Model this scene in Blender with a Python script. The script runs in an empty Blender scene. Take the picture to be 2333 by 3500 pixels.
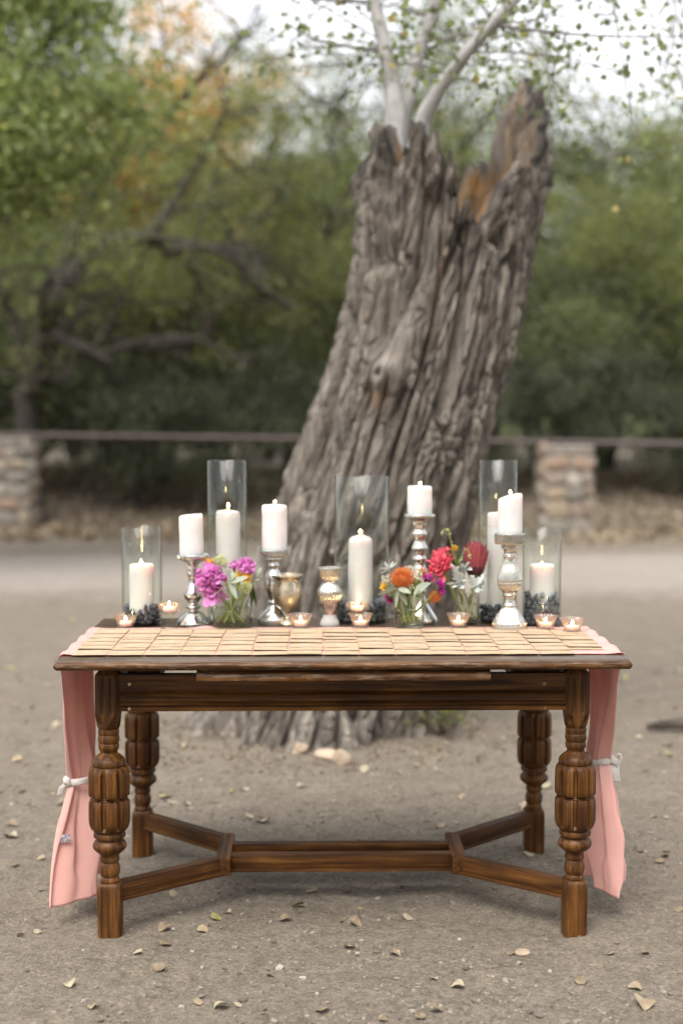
import bpy, bmesh, math, random
import numpy as np
from mathutils import Vector, Matrix, Euler

R = math.radians
PI = math.pi
rng = np.random.default_rng(7)
random.seed(7)
scene = bpy.context.scene
col = scene.collection

# ------------------------------------------------------------------ camera, world, sun, exposure
cd = bpy.data.cameras.new('camera')
cam = bpy.data.objects.new('camera', cd); col.objects.link(cam)
cam.location = (0, 0, 1.3634)
cam.rotation_euler = (PI / 2 - 0.059, 0, 0)
cd.sensor_fit = 'VERTICAL'; cd.sensor_height = 36.0; cd.lens = 50.0
cd.clip_start = 0.05; cd.clip_end = 2000
cd.dof.use_dof = True; cd.dof.focus_distance = 3.72; cd.dof.aperture_fstop = 1.5
scene.camera = cam

SUN_EL, SUN_AZ = R(58), R(200)
w = bpy.data.worlds.new('World'); scene.world = w; w.use_nodes = True
nt = w.node_tree; nt.nodes.clear()
wo = nt.nodes.new('ShaderNodeOutputWorld'); bg = nt.nodes.new('ShaderNodeBackground')
sky = nt.nodes.new('ShaderNodeTexSky'); sky.sky_type = 'NISHITA'; sky.sun_disc = False
sky.sun_elevation = SUN_EL; sky.sun_rotation = SUN_AZ
sky.air_density = 1.0; sky.dust_density = 4.0; sky.ozone_density = 1.0; sky.altitude = 600
hsv = nt.nodes.new('ShaderNodeHueSaturation'); hsv.inputs['Saturation'].default_value = 0.14
nt.links.new(sky.outputs[0], hsv.inputs['Color'])
nt.links.new(hsv.outputs[0], bg.inputs['Color']); bg.inputs['Strength'].default_value = 0.15
nt.links.new(bg.outputs[0], wo.inputs['Surface'])
sd = bpy.data.lights.new('sun', 'SUN'); sd.energy = 1.1; sd.angle = R(40); sd.color = (1.0, 0.94, 0.86)
sun = bpy.data.objects.new('sun', sd); col.objects.link(sun)
sdir = Vector((math.sin(SUN_AZ) * math.cos(SUN_EL), math.cos(SUN_AZ) * math.cos(SUN_EL), math.sin(SUN_EL)))
sun.rotation_euler = sdir.to_track_quat('Z', 'Y').to_euler(); sun.location = (0, -6, 12)

vs = scene.view_settings
vs.view_transform = 'Standard'; vs.look = 'None'; vs.gamma = 1.0; vs.use_curve_mapping = False
vs.exposure = 1.44
cy = scene.cycles
cy.transparent_max_bounces = 40; cy.max_bounces = 8; cy.diffuse_bounces = 4
cy.caustics_reflective = False; cy.caustics_refractive = False; cy.sample_clamp_indirect = 6.0
cy.use_denoising = True

# ------------------------------------------------------------------ noise
def _hash(ix, iy, iz, seed=0):
    h = (ix.astype(np.int64) * 374761393 + iy.astype(np.int64) * 668265263 + iz.astype(np.int64) * 2147483647 + seed * 144665) & 0x7fffffff
    h = ((h ^ (h >> 13)) * 1274126177) & 0x7fffffff
    h = ((h ^ (h >> 16)) * 668265263) & 0x7fffffff
    return ((h ^ (h >> 15)) & 0xffffff) / float(0xffffff)
def vnoise(x, y, z=0.0, seed=0):
    x, y, z = np.broadcast_arrays(np.asarray(x, float), np.asarray(y, float), np.asarray(z, float))
    ix, iy, iz = np.floor(x), np.floor(y), np.floor(z)
    fx, fy, fz = x - ix, y - iy, z - iz
    ux, uy, uz = [q * q * q * (q * (q * 6 - 15) + 10) for q in (fx, fy, fz)]
    r = 0
    for dx in (0, 1):
        for dy in (0, 1):
            for dz in (0, 1):
                wgt = (ux if dx else 1 - ux) * (uy if dy else 1 - uy) * (uz if dz else 1 - uz)
                r = r + wgt * _hash(ix + dx, iy + dy, iz + dz, seed)
    return r * 2 - 1
def fbm(x, y, z=0.0, o=4, seed=0):
    s = 0; a = 0.5; k = 1.0
    for i in range(o):
        s = s + a * vnoise(np.asarray(x) * k, np.asarray(y) * k, np.asarray(z) * k, seed + i * 17); a *= 0.5; k *= 2.03
    return s
def voronoi(x, y, seed=0, period=None):
    ix, iy = np.floor(x), np.floor(y)
    f1 = np.full(x.shape, 9.0); f2 = np.full(x.shape, 9.0); idv = np.zeros(x.shape)
    for dx in (-1, 0, 1):
        for dy in (-1, 0, 1):
            cx, cyy = ix + dx, iy + dy
            hx = np.mod(cx, period) if period else cx
            px = cx + _hash(hx, cyy, cx * 0, seed); py = cyy + _hash(hx, cyy, cx * 0, seed + 5)
            d = np.hypot(x - px, y - py)
            cl = d < f1
            f2 = np.where(cl, f1, np.minimum(f2, d)); idv = np.where(cl, _hash(hx, cyy, cx * 0, seed + 9), idv); f1 = np.where(cl, d, f1)
    return f1, f2, idv
def sstep(a, b, x):
    t = np.clip((np.asarray(x, float) - a) / (b - a), 0, 1); return t * t * (3 - 2 * t)

# ------------------------------------------------------------------ mesh helpers
def link(o, parent=None):
    col.objects.link(o)
    if parent is not None: o.parent = parent
    return o
def mesh_np(name, V, Q, mat, smooth=True):
    V = np.asarray(V, np.float32); Q = np.asarray(Q, np.int32)
    me = bpy.data.meshes.new(name); n = Q.shape[1]
    me.vertices.add(len(V)); me.vertices.foreach_set('co', V.ravel())
    me.loops.add(Q.size); me.loops.foreach_set('vertex_index', Q.ravel())
    me.polygons.add(len(Q)); me.polygons.foreach_set('loop_start', np.arange(0, Q.size, n, dtype=np.int32))
    me.polygons.foreach_set('loop_total', np.full(len(Q), n, np.int32))
    me.update(calc_edges=True); me.validate()
    me.polygons.foreach_set('use_smooth', np.full(len(me.polygons), smooth, bool))
    if mat: me.materials.append(mat)
    return me
def mesh_py(name, V, F, mat, smooth=True):
    me = bpy.data.meshes.new(name); me.from_pydata([tuple(v) for v in V], [], [tuple(f) for f in F]); me.update()
    me.polygons.foreach_set('use_smooth', np.full(len(me.polygons), smooth, bool))
    if mat: me.materials.append(mat)
    return me
def ob(name, me, parent=None, loc=None, rot=None, scale=None):
    o = bpy.data.objects.new(name, me)
    if loc is not None: o.location = loc
    if rot is not None: o.rotation_euler = rot
    if scale is not None: o.scale = (scale,) * 3 if np.isscalar(scale) else scale
    return link(o, parent)
def tag(o, label=None, cat=None, group=None, kind=None):
    if label: o['label'] = label
    if cat: o['category'] = cat
    if group: o['group'] = group
    if kind: o['kind'] = kind
    return o
def empty(name, loc, rz=0.0, label=None, cat=None, group=None):
    o = bpy.data.objects.new(name, None); o.empty_display_size = 0.05; o.location = loc; o.rotation_euler = (0, 0, rz)
    link(o); return tag(o, label, cat, group)
def copy_tree(o, parent=None):
    c = o.copy(); link(c, parent)
    for ch in list(o.children): copy_tree(ch, c)
    return c
class MB:
    """collects pieces of one part"""
    def __init__(s): s.V = []; s.F = []; s.n = 0
    def add(s, V, F):
        V = [tuple(v) for v in V]
        s.V += V; s.F += [tuple(i + s.n for i in f) for f in F]; s.n += len(V); return s
    def mesh(s, name, mat, smooth=True): return mesh_py(name, s.V, s.F, mat, smooth)
def lathe(prof, n=48, rmod=None, cap0=True, cap1=True):
    """prof: (r, z) from bottom to top; rmod(theta array, row) -> factor or offset array"""
    th = np.linspace(0, 2 * PI, n, endpoint=False); V = []; F = []
    for i, (r, z) in enumerate(prof):
        rr = np.full(n, r) if rmod is None else rmod(th, i, r, z)
        V += list(zip(rr * np.cos(th), rr * np.sin(th), np.full(n, z)))
    for i in range(len(prof) - 1):
        for j in range(n):
            k = (j + 1) % n; F.append((i * n + j, i * n + k, (i + 1) * n + k, (i + 1) * n + j))
    if cap0: F.append(tuple(range(n))[::-1])
    if cap1: F.append(tuple(range((len(prof) - 1) * n, len(prof) * n)))
    return V, F
def smooth_prof(prof, k=4):
    """catmull-rom subdivision of an (r,z) list"""
    P = np.array(prof, float); out = []
    for i in range(len(P) - 1):
        p0, p1, p2, p3 = P[max(i - 1, 0)], P[i], P[i + 1], P[min(i + 2, len(P) - 1)]
        for t in np.linspace(0, 1, k, endpoint=False):
            out.append(0.5 * ((2 * p1) + (-p0 + p2) * t + (2 * p0 - 5 * p1 + 4 * p2 - p3) * t * t + (-p0 + 3 * p1 - 3 * p2 + p3) * t ** 3))
    out.append(P[-1]); return [(max(float(a), 1e-4), float(b)) for a, b in out]
def tube(P, rad, n=8, cap=True, rough=0.0, seed=0):
    P = np.asarray(P, float); rad = np.broadcast_to(np.asarray(rad, float), (len(P),))
    T = np.gradient(P, axis=0); T /= np.linalg.norm(T, axis=1)[:, None] + 1e-9
    u = np.cross(T[0], (0.31, 0.2, 0.93)); 
    if np.linalg.norm(u) < 1e-3: u = np.cross(T[0], (1, 0, 0))
    u /= np.linalg.norm(u); V = []; th = np.linspace(0, 2 * PI, n, endpoint=False)
    for i in range(len(P)):
        u = u - T[i] * np.dot(u, T[i]); u /= np.linalg.norm(u) + 1e-9; v = np.cross(T[i], u)
        rr = rad[i] * (1 + (rough * vnoise(th * 2.0, i * 0.7, seed) if rough else 0))
        V.append(P[i] + (rr * np.cos(th))[:, None] * u if np.ndim(rr) == 0 else P[i] + (rr * np.cos(th))[:, None] * u + (rr * np.sin(th))[:, None] * v)
        if np.ndim(rr) == 0: V[-1] = P[i] + (rr * np.cos(th))[:, None] * u + (rr * np.sin(th))[:, None] * v
    V = np.concatenate(V); F = []
    for i in range(len(P) - 1):
        for j in range(n):
            k = (j + 1) % n; F.append((i * n + j, i * n + k, (i + 1) * n + k, (i + 1) * n + j))
    if cap: F += [tuple(range(n))[::-1], tuple(range((len(P) - 1) * n, len(P) * n))]
    return V, F
def spline(P, n=16):
    P = np.asarray(P, float); out = []
    m = len(P) - 1; ts = np.linspace(0, m, n)
    for t in ts:
        i = min(int(t), m - 1); q = t - i
        p0, p1, p2, p3 = P[max(i - 1, 0)], P[i], P[i + 1], P[min(i + 2, m)]
        out.append(0.5 * ((2 * p1) + (-p0 + p2) * q + (2 * p0 - 5 * p1 + 4 * p2 - p3) * q * q + (-p0 + 3 * p1 - 3 * p2 + p3) * q ** 3))
    return np.array(out)
def box(x0, x1, y0, y1, z0, z1, bev=0.0, seg=2):
    bm = bmesh.new(); bmesh.ops.create_cube(bm, size=1)
    for v in bm.verts: v.co = ((x0 + x1) / 2 + v.co.x * (x1 - x0), (y0 + y1) / 2 + v.co.y * (y1 - y0), (z0 + z1) / 2 + v.co.z * (z1 - z0))
    if bev: bmesh.ops.bevel(bm, geom=bm.edges[:], offset=bev, segments=seg, affect='EDGES', profile=0.6)
    bm.verts.ensure_lookup_table(); V = [v.co[:] for v in bm.verts]; F = [[v.index for v in f.verts] for f in bm.faces]
    bm.free(); return V, F
def rot_pts(V, m, off=(0, 0, 0)):
    m = np.array(m.to_3x3()) if hasattr(m, 'to_3x3') else np.asarray(m); return np.asarray(V, float) @ m.T + np.asarray(off, float)
def ico(sub, r=1.0):
    bm = bmesh.new(); bmesh.ops.create_icosphere(bm, subdivisions=sub, radius=r)
    bm.verts.ensure_lookup_table(); V = np.array([v.co[:] for v in bm.verts]); F = np.array([[v.index for v in f.verts] for f in bm.faces]); bm.free(); return V, F
def pebble(sub, seed, sq=(1, 1, 1), amp=0.3):
    V, F = ico(sub); n = vnoise(V[:, 0] * 1.3 + seed * 7.1, V[:, 1] * 1.3, V[:, 2] * 1.3, seed); V = V * (1 + amp * n)[:, None] * np.array(sq); return V, F
def block_stone(sub, seed):
    V, F = ico(sub); V = np.sign(V) * np.abs(V) ** 0.78; V = V / 0.93; V = V * (1 + 0.16 * vnoise(V[:, 0] * 1.1 + seed * 3.3, V[:, 1] * 1.1, V[:, 2] * 1.1, seed))[:, None]; return V * np.array([1, 0.55, 1]), F

# ------------------------------------------------------------------ materials
class M:
    def __init__(s, name, rough=0.6, base=(0.5, 0.5, 0.5), **kw):
        s.m = bpy.data.materials.new(name); s.m.use_nodes = True; s.nt = s.m.node_tree
        s.b = s.nt.nodes['Principled BSDF']; s.o = s.nt.nodes['Material Output']
        s.b.inputs['Roughness'].default_value = rough; s.b.inputs['Base Color'].default_value = (*base, 1)
        for k, v in kw.items(): s.b.inputs[k.replace('_', ' ')].default_value = v
    def n(s, t, **kw):
        q = s.nt.nodes.new(t)
        for k, v in kw.items():
            if k in q.inputs: q.inputs[k].default_value = v
            else: setattr(q, k, v)
        return q
    def l(s, a, b): s.nt.links.new(a, b)
    def coord(s, scale=(1, 1, 1), which='Object', rand=0.0):
        tc = s.n('ShaderNodeTexCoord'); mp = s.n('ShaderNodeMapping'); mp.inputs['Scale'].default_value = scale
        s.l(tc.outputs[which], mp.inputs['Vector'])
        if rand:
            oi = s.n('ShaderNodeObjectInfo'); mu = s.n('ShaderNodeMath', operation='MULTIPLY'); mu.inputs[1].default_value = rand
            s.l(oi.outputs['Random'], mu.inputs[0]); cb = s.n('ShaderNodeCombineXYZ')
            for i in range(3): s.l(mu.outputs[0], cb.inputs[i])
            s.l(cb.outputs[0], mp.inputs['Location'])
        return mp.outputs[0]
    def noise(s, vec, scale=5.0, detail=4.0, rough=0.55, dist=0.0):
        q = s.n('ShaderNodeTexNoise'); q.inputs['Scale'].default_value = scale; q.inputs['Detail'].default_value = detail
        q.inputs['Roughness'].default_value = rough; q.inputs['Distortion'].default_value = dist
        if vec is not None: s.l(vec, q.inputs['Vector'])
        return q.outputs['Fac']
    def ramp(s, fac, stops):
        q = s.n('ShaderNodeValToRGB'); e = q.color_ramp.elements
        while len(e) < len(stops): e.new(0.5)
        for i, (p, c) in enumerate(stops): e[i].position = p; e[i].color = (*c, 1) if len(c) == 3 else c
        s.l(fac, q.inputs[0]); return q.outputs[0]
    def mix(s, fac, a, b, mode='MIX'):
        q = s.n('ShaderNodeMix', data_type='RGBA', blend_type=mode)
        for sock, v in ((q.inputs[0], fac), (q.inputs[6], a), (q.inputs[7], b)):
            if hasattr(v, 'node'): s.l(v, sock)
            elif np.isscalar(v): sock.default_value = v
            else: sock.default_value = (*v, 1)
        return q.outputs[2]
    def bump(s, h, strength=0.3, dist=0.01, prev=None):
        q = s.n('ShaderNodeBump'); q.inputs['Strength'].default_value = strength; q.inputs['Distance'].default_value = dist
        s.l(h, q.inputs['Height'])
        if prev is not None: s.l(prev, q.inputs['Normal'])
        s.l(q.outputs[0], s.b.inputs['Normal']); return q.outputs[0]
    def color(s, c): s.l(c, s.b.inputs['Base Color'])
    def island(s): return s.n('ShaderNodeNewGeometry').outputs['Random Per Island']

def wood(name, axis, tone=1.0, worn=False):
    tone *= 0.51
    m = M(name, 0.38); m.b.inputs['Specular IOR Level'].default_value = 0.22; sc = [75, 75, 75]; sc[axis] = 3.0
    v = m.coord(tuple(sc), rand=17.0); v2 = m.coord((7, 7, 7), rand=9.0)
    g = m.noise(v, 1.0, 6, 0.68, 0.3); blot = m.noise(v2, 1.0, 3)
    c1 = m.ramp(g, [(0.30, (0.026 * tone, 0.009 * tone, 0.003 * tone)), (0.47, (0.140 * tone, 0.052 * tone, 0.012 * tone)), (0.66, (0.36 * tone, 0.155 * tone, 0.036 * tone))])
    c2 = m.mix(m.ramp(blot, [(0.35, (0, 0, 0)), (0.7, (1, 1, 1))]), c1, (0.5, 0.42, 0.36), 'MULTIPLY')
    c3 = m.mix(0.5, c1, c2)
    c3 = m.mix(m.ramp(blot, [(0.4, (0, 0, 0)), (0.75, (0.55, 0.55, 0.55))]), c3, (0.06 * tone, 0.024 * tone, 0.009 * tone))
    if worn:
        sp = list(sc); sp[axis] = 9
        ww = m.noise(m.coord(tuple(q * 1.8 for q in sp), rand=3.0), 1.0, 6, 0.7)
        c3 = m.mix(m.ramp(ww, [(0.5, (0, 0, 0)), (0.68, (1, 1, 1))]), c3, (0.20, 0.135, 0.085))
    m.color(c3)
    fine = m.noise(m.coord(tuple(q * 4 for q in sc), rand=5.0), 1.0, 3, 0.7)
    r = m.n('ShaderNodeMapRange'); m.l(fine, r.inputs[0]); r.inputs[3].default_value = 0.28; r.inputs[4].default_value = 0.62; m.l(r.outputs[0], m.b.inputs['Roughness'])
    p = m.bump(fine, 0.25, 0.0012); m.bump(g, 0.35, 0.0018, p)
    return m.m
WOOD_X = wood('oak_grain_along_length', 0); WOOD_Y = wood('oak_grain_along_depth', 1); WOOD_Z = wood('oak_grain_upright', 2, 1.05)
WOOD_EDGE = wood('oak_worn_edge', 0, 1.0, True); WOOD_EDGE_Y = wood('oak_worn_end', 1, 1.0, True)
def top_wood(name, axis):
    m = M(name, 0.3); sc = [30, 30, 30]; sc[axis] = 1.8
    g = m.noise(m.coord(tuple(sc)), 1.0, 6, 0.65, 0.5); b = m.noise(m.coord((4, 4, 4)), 1.0, 4)
    c = m.ramp(g, [(0.3, (0.04, 0.023, 0.014)), (0.55, (0.085, 0.052, 0.032)), (0.75, (0.14, 0.092, 0.058))])
    m.color(m.mix(m.ramp(b, [(0.4, (0, 0, 0)), (0.7, (0.6, 0.6, 0.6))]), c, (0.12, 0.092, 0.07)))
    m.bump(g, 0.3, 0.001); return m.m
TOP_X = top_wood('oak_top_boards', 0); TOP_Y = top_wood('oak_top_ends', 1)

def simple(name, base, rough=0.6, var=0.12, scale=20.0, bump=0.0, bd=0.002, island=False, rand=False, **kw):
    m = M(name, rough, base, **kw)
    nz = m.noise(m.coord(rand=11.0), scale, 5)
    lo = tuple(max(0, q * (1 - var * 2)) for q in base); hi = tuple(min(1, q * (1 + var * 2)) for q in base)
    c = m.ramp(nz, [(0.3, lo), (0.7, hi)])
    if island: c = m.mix(m.ramp(m.island(), [(0, (0.55, 0.55, 0.55)), (1, (1.3, 1.3, 1.3))]), (0, 0, 0), c) if False else m.mix(1.0, c, m.ramp(m.island(), [(0.0, (0.55, 0.55, 0.55)), (1.0, (1.0, 1.0, 1.0))]), 'MULTIPLY')
    m.color(c)
    if bump: m.bump(nz, bump, bd)
    return m.m

def ground_mat(name, c_lo, c_mid, c_hi, grain=1.0, fade=False):
    m = M(name, 0.95); v = m.coord()
    big = m.noise(v, 0.55, 5, 0.6); mid = m.noise(v, 6.0, 6, 0.65); fine = m.noise(v, 90.0, 6, 0.75)
    vor = m.n('ShaderNodeTexVoronoi'); vor.inputs['Scale'].default_value = 140.0; m.l(v, vor.inputs['Vector'])
    c = m.ramp(mid, [(0.3, c_lo), (0.52, c_mid), (0.75, c_hi)])
    c = m.mix(m.ramp(big, [(0.35, (0, 0, 0)), (0.65, (0.65, 0.65, 0.65))]), c, tuple(q * 0.8 for q in c_mid))
    c = m.mix(0.4 * grain, c, m.ramp(fine, [(0.3, tuple(q * 0.45 for q in c_lo)), (0.5, c_mid), (0.72, tuple(min(1, q * 1.7) for q in c_hi))]))
    vg = m.n('ShaderNodeSeparateColor'); m.l(vor.outputs['Color'], vg.inputs[0])
    c = m.mix(0.5 * min(1, grain), c, m.mix(1.0, c, m.ramp(vg.outputs[0], [(0.0, (0.45, 0.45, 0.45)), (0.6, (0.9, 0.9, 0.9)), (1.0, (1.0, 1.0, 1.0))]), 'MULTIPLY'))
    clod = m.noise(v, 26.0, 5, 0.7); c = m.mix(0.55 * min(1, grain), c, m.mix(1.0, c, m.ramp(clod, [(0.32, (0.42, 0.41, 0.40)), (0.55, (1.0, 1.0, 1.0))]), 'MULTIPLY'))
    if fade:                                    # wheel-worn middle, dirt trodden in along both verges
        sp = m.n('ShaderNodeSeparateXYZ'); m.l(v, sp.inputs[0]); wob = m.n('ShaderNodeMath', operation='MULTIPLY_ADD'); m.l(m.noise(v, 0.9, 5, 0.6), wob.inputs[0]); wob.inputs[1].default_value = 1.6; m.l(sp.outputs['Y'], wob.inputs[2])
        a = m.n('ShaderNodeMapRange', interpolation_type='SMOOTHSTEP'); m.l(wob.outputs[0], a.inputs[0]); a.inputs[1].default_value = 11.7; a.inputs[2].default_value = 13.2
        b = m.n('ShaderNodeMapRange', interpolation_type='SMOOTHSTEP'); m.l(wob.outputs[0], b.inputs[0]); b.inputs[1].default_value = 16.6; b.inputs[2].default_value = 15.4
        f = m.n('ShaderNodeMath', operation='MULTIPLY'); m.l(a.outputs[0], f.inputs[0]); m.l(b.outputs[0], f.inputs[1])
        dirt = m.ramp(mid, [(0.3, (0.105, 0.084, 0.063)), (0.52, (0.17, 0.139, 0.108)), (0.75, (0.235, 0.196, 0.157))]); c = m.mix(f.outputs[0], dirt, c)
    m.color(c)
    p = m.bump(fine, 0.6 * grain, 0.006); p = m.bump(vor.outputs['Distance'], 0.5 * grain, 0.005, p); p = m.bump(clod, 0.6, 0.016, p); m.bump(mid, 0.6, 0.035, p)
    return m.m
DIRT = ground_mat('packed_dirt', (0.132, 0.106, 0.076), (0.214, 0.176, 0.132), (0.30, 0.252, 0.195), 1.15)
ROAD = ground_mat('pale_gravel_road', (0.24, 0.207, 0.172), (0.30, 0.262, 0.223), (0.345, 0.305, 0.265), 0.7, fade=True)
PEB = M('pebble_mix', 0.85); PEB.color(PEB.ramp(PEB.island(), [(0.0, (0.10, 0.08, 0.062)), (0.4, (0.175, 0.145, 0.113)), (0.75, (0.25, 0.215, 0.175)), (0.95, (0.29, 0.255, 0.212)), (1.0, (0.36, 0.325, 0.28))])); PEB = PEB.m

def leaf_mat(name, stops, trans=0.35, rough=0.55):
    m = M(name, rough); i = m.island(); c = m.ramp(i, stops); m.color(c)
    tr = m.n('ShaderNodeBsdfTranslucent'); mx = m.n('ShaderNodeMixShader'); mx.inputs[0].default_value = trans
    br = m.mix(1.0, c, (1.25, 1.35, 0.8), 'MULTIPLY'); m.l(br, tr.inputs['Color'])
    m.l(m.b.outputs[0], mx.inputs[1]); m.l(tr.outputs[0], mx.inputs[2]); m.l(mx.outputs[0], m.o.inputs['Surface'])
    return m.m
LEAF_MESQ = leaf_mat('mesquite_leaf', [(0, (0.085, 0.10, 0.034)), (0.5, (0.165, 0.185, 0.066)), (0.9, (0.24, 0.255, 0.095)), (1.0, (0.36, 0.29, 0.09))], 0.5)
LEAF_MESQ2 = leaf_mat('mesquite_leaf_grey', [(0, (0.08, 0.095, 0.042)), (0.6, (0.155, 0.18, 0.082)), (1.0, (0.23, 0.25, 0.115))], 0.5)
LEAF_SHRUB_SHADE = leaf_mat('shade_toned_shrub_leaf', [(0, (0.035, 0.042, 0.022)), (0.6, (0.06, 0.072, 0.036)), (1.0, (0.095, 0.105, 0.05))], 0.25)  # darkened: shade under the thicket is put into the leaf colour
LEAF_COT = leaf_mat('cottonwood_leaf', [(0, (0.11, 0.14, 0.048)), (0.5, (0.20, 0.24, 0.09)), (0.97, (0.31, 0.345, 0.15)), (1.0, (0.40, 0.33, 0.11))], 0.5)
LEAF_SUN_TINT = leaf_mat('sun_tinted_leaf', [(0, (0.20, 0.18, 0.06)), (0.35, (0.46, 0.27, 0.07)), (0.75, (0.66, 0.34, 0.10)), (1.0, (0.72, 0.46, 0.18))], 0.4)  # low sun on the far foliage, painted into the leaf colour
LEAF_PALE = leaf_mat('pale_cottonwood_leaf', [(0, (0.10, 0.125, 0.055)), (0.6, (0.17, 0.20, 0.10)), (0.95, (0.25, 0.275, 0.15)), (1.0, (0.42, 0.30, 0.10))], 0.45)
LEAF_SPROUT = leaf_mat('sprout_leaf', [(0, (0.11, 0.135, 0.06)), (0.6, (0.20, 0.23, 0.11)), (0.95, (0.29, 0.31, 0.15)), (1.0, (0.44, 0.33, 0.10))], 0.5)
LEAF_DRY = leaf_mat('dry_litter', [(0, (0.09, 0.065, 0.042)), (0.4, (0.17, 0.125, 0.08)), (0.8, (0.25, 0.19, 0.125)), (1.0, (0.36, 0.29, 0.2))], 0.1, 0.8)
BARK_DARK = simple('dark_bark', (0.034, 0.027, 0.021), 0.9, 0.25, 9.0, 0.6, 0.02)
BARK_PALE = simple('pale_smooth_bark', (0.37, 0.355, 0.345), 0.7, 0.12, 14.0, 0.2, 0.004)

def bark_mat():
    m = M('cottonwood_bark', 0.92); v = m.coord((11, 11, 1.1))
    g = m.noise(v, 2.2, 7, 0.68, 0.8); v2 = m.coord((2.2, 2.2, 1.3)); b = m.noise(v2, 1.0, 4)
    c = m.ramp(g, [(0.34, (0.060, 0.050, 0.041)), (0.5, (0.20, 0.173, 0.146)), (0.66, (0.41, 0.366, 0.315))])
    c = m.mix(m.ramp(b, [(0.4, (0, 0, 0)), (0.65, (0.55, 0.55, 0.55))]), c, (0.19, 0.166, 0.142))
    pl = m.n('ShaderNodeAttribute', attribute_name='plate'); c = m.mix(1.0, c, m.ramp(pl.outputs['Fac'], [(0.15, (0.55, 0.52, 0.5)), (0.5, (1.0, 0.98, 0.95)), (0.85, (1.0, 1.0, 1.0))]), 'MULTIPLY')
    at = m.n('ShaderNodeAttribute', attribute_name='bare'); wv = m.coord((14, 14, 2.2)); wg = m.noise(wv, 1.6, 6, 0.65, 1.0)
    wc = m.ramp(wg, [(0.28, (0.07, 0.036, 0.014)), (0.44, (0.27, 0.135, 0.042)), (0.6, (0.45, 0.27, 0.11)), (0.78, (0.50, 0.41, 0.31))])
    pale = m.n('ShaderNodeAttribute', attribute_name='pale')
    c = m.mix(at.outputs['Fac'], c, wc); c = m.mix(pale.outputs['Fac'], c, m.ramp(wg, [(0.3, (0.16, 0.13, 0.105)), (0.7, (0.34, 0.30, 0.265))]))
    ch = m.n('ShaderNodeAttribute', attribute_name='charred'); c = m.mix(ch.outputs['Fac'], c, m.ramp(g, [(0.3, (0.028, 0.023, 0.02)), (0.7, (0.12, 0.10, 0.085))]))
    m.color(c); fine = m.noise(m.coord((60, 60, 14)), 1.0, 5, 0.7)
    p = m.bump(fine, 1.0, 0.010); m.bump(g, 0.9, 0.025, p); return m.m
BARK = bark_mat()

def glass(name, tint=(0.97, 0.985, 0.975), edge=(0.70, 0.73, 0.71), rough=0.015, refl=1.0, frost=0.0, frostc=(0.9, 0.8, 0.75)):
    m = M(name); nt = m.nt; nt.nodes.remove(m.b)
    lw = m.n('ShaderNodeLayerWeight'); lw.inputs['Blend'].default_value = 0.5
    p5 = m.n('ShaderNodeMath', operation='POWER'); m.l(lw.outputs['Facing'], p5.inputs[0]); p5.inputs[1].default_value = 4.5
    fr = m.n('ShaderNodeMath', operation='MULTIPLY_ADD'); m.l(p5.outputs[0], fr.inputs[0]); fr.inputs[1].default_value = 0.8; fr.inputs[2].default_value = 0.025
    tr = m.n('ShaderNodeBsdfTransparent'); gl = m.n('ShaderNodeBsdfGlossy'); gl.inputs['Roughness'].default_value = rough
    pw = m.n('ShaderNodeMath', operation='POWER'); m.l(lw.outputs['Facing'], pw.inputs[0]); pw.inputs[1].default_value = 4.0
    m.l(m.mix(pw.outputs[0], tint, edge), tr.inputs['Color'])
    mu = m.n('ShaderNodeMath', operation='MULTIPLY'); m.l(fr.outputs[0], mu.inputs[0]); mu.inputs[1].default_value = refl
    mx = m.n('ShaderNodeMixShader'); m.l(mu.outputs[0], mx.inputs[0]); m.l(tr.outputs[0], mx.inputs[1]); m.l(gl.outputs[0], mx.inputs[2])
    out = mx.outputs[0]
    if frost:
        t2 = m.n('ShaderNodeBsdfTranslucent'); t2.inputs['Color'].default_value = (*frostc, 1)
        d2 = m.n('ShaderNodeBsdfDiffuse'); d2.inputs['Color'].default_value = (*frostc, 1)
        a = m.n('ShaderNodeMixShader'); a.inputs[0].default_value = 0.5; m.l(t2.outputs[0], a.inputs[1]); m.l(d2.outputs[0], a.inputs[2])
        b = m.n('ShaderNodeMixShader'); b.inputs[0].default_value = frost; m.l(out, b.inputs[1]); m.l(a.outputs[0], b.inputs[2]); out = b.outputs[0]
    m.l(out, m.o.inputs['Surface']); return m.m
GLASS = glass('clear_glass'); JAR = glass('jar_glass', (0.965, 0.975, 0.955), (0.55, 0.59, 0.54)); WATER = glass('vase_water', (0.95, 0.96, 0.90), (0.7, 0.74, 0.62), refl=0.5)
VOTIVE = glass('fluted_pink_glass', (0.95, 0.90, 0.87), (0.62, 0.54, 0.51), 0.05, 1.6, 0.10, (0.82, 0.66, 0.60))

def mercury(name, c1, c2, dark, rough=0.13):
    m = M(name, rough, Metallic=1.0); v = m.coord(rand=13.0)
    a = m.noise(v, 28.0, 6, 0.65, 0.6); b = m.noise(v, 9.0, 4, 0.6, 0.4)
    c = m.ramp(a, [(0.3, dark), (0.42, c1), (0.75, c2)])
    c = m.mix(m.ramp(b, [(0.42, (0, 0, 0)), (0.62, (1, 1, 1))]), c, c1); m.color(c)
    r = m.n('ShaderNodeMapRange'); m.l(a, r.inputs[0]); r.inputs[1].default_value = 0.3; r.inputs[2].default_value = 0.7
    r.inputs[3].default_value = rough * 2.2; r.inputs[4].default_value = rough * 0.6; m.l(r.outputs[0], m.b.inputs['Roughness'])
    m.bump(b, 0.15, 0.003); return m.m
SILVER = mercury('mercury_glass_silver', (0.56, 0.55, 0.52), (0.74, 0.735, 0.71), (0.15, 0.135, 0.11), 0.17)
SILVER2 = mercury('mercury_glass_champagne', (0.53, 0.505, 0.455), (0.70, 0.68, 0.63), (0.17, 0.145, 0.11), 0.19)
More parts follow.
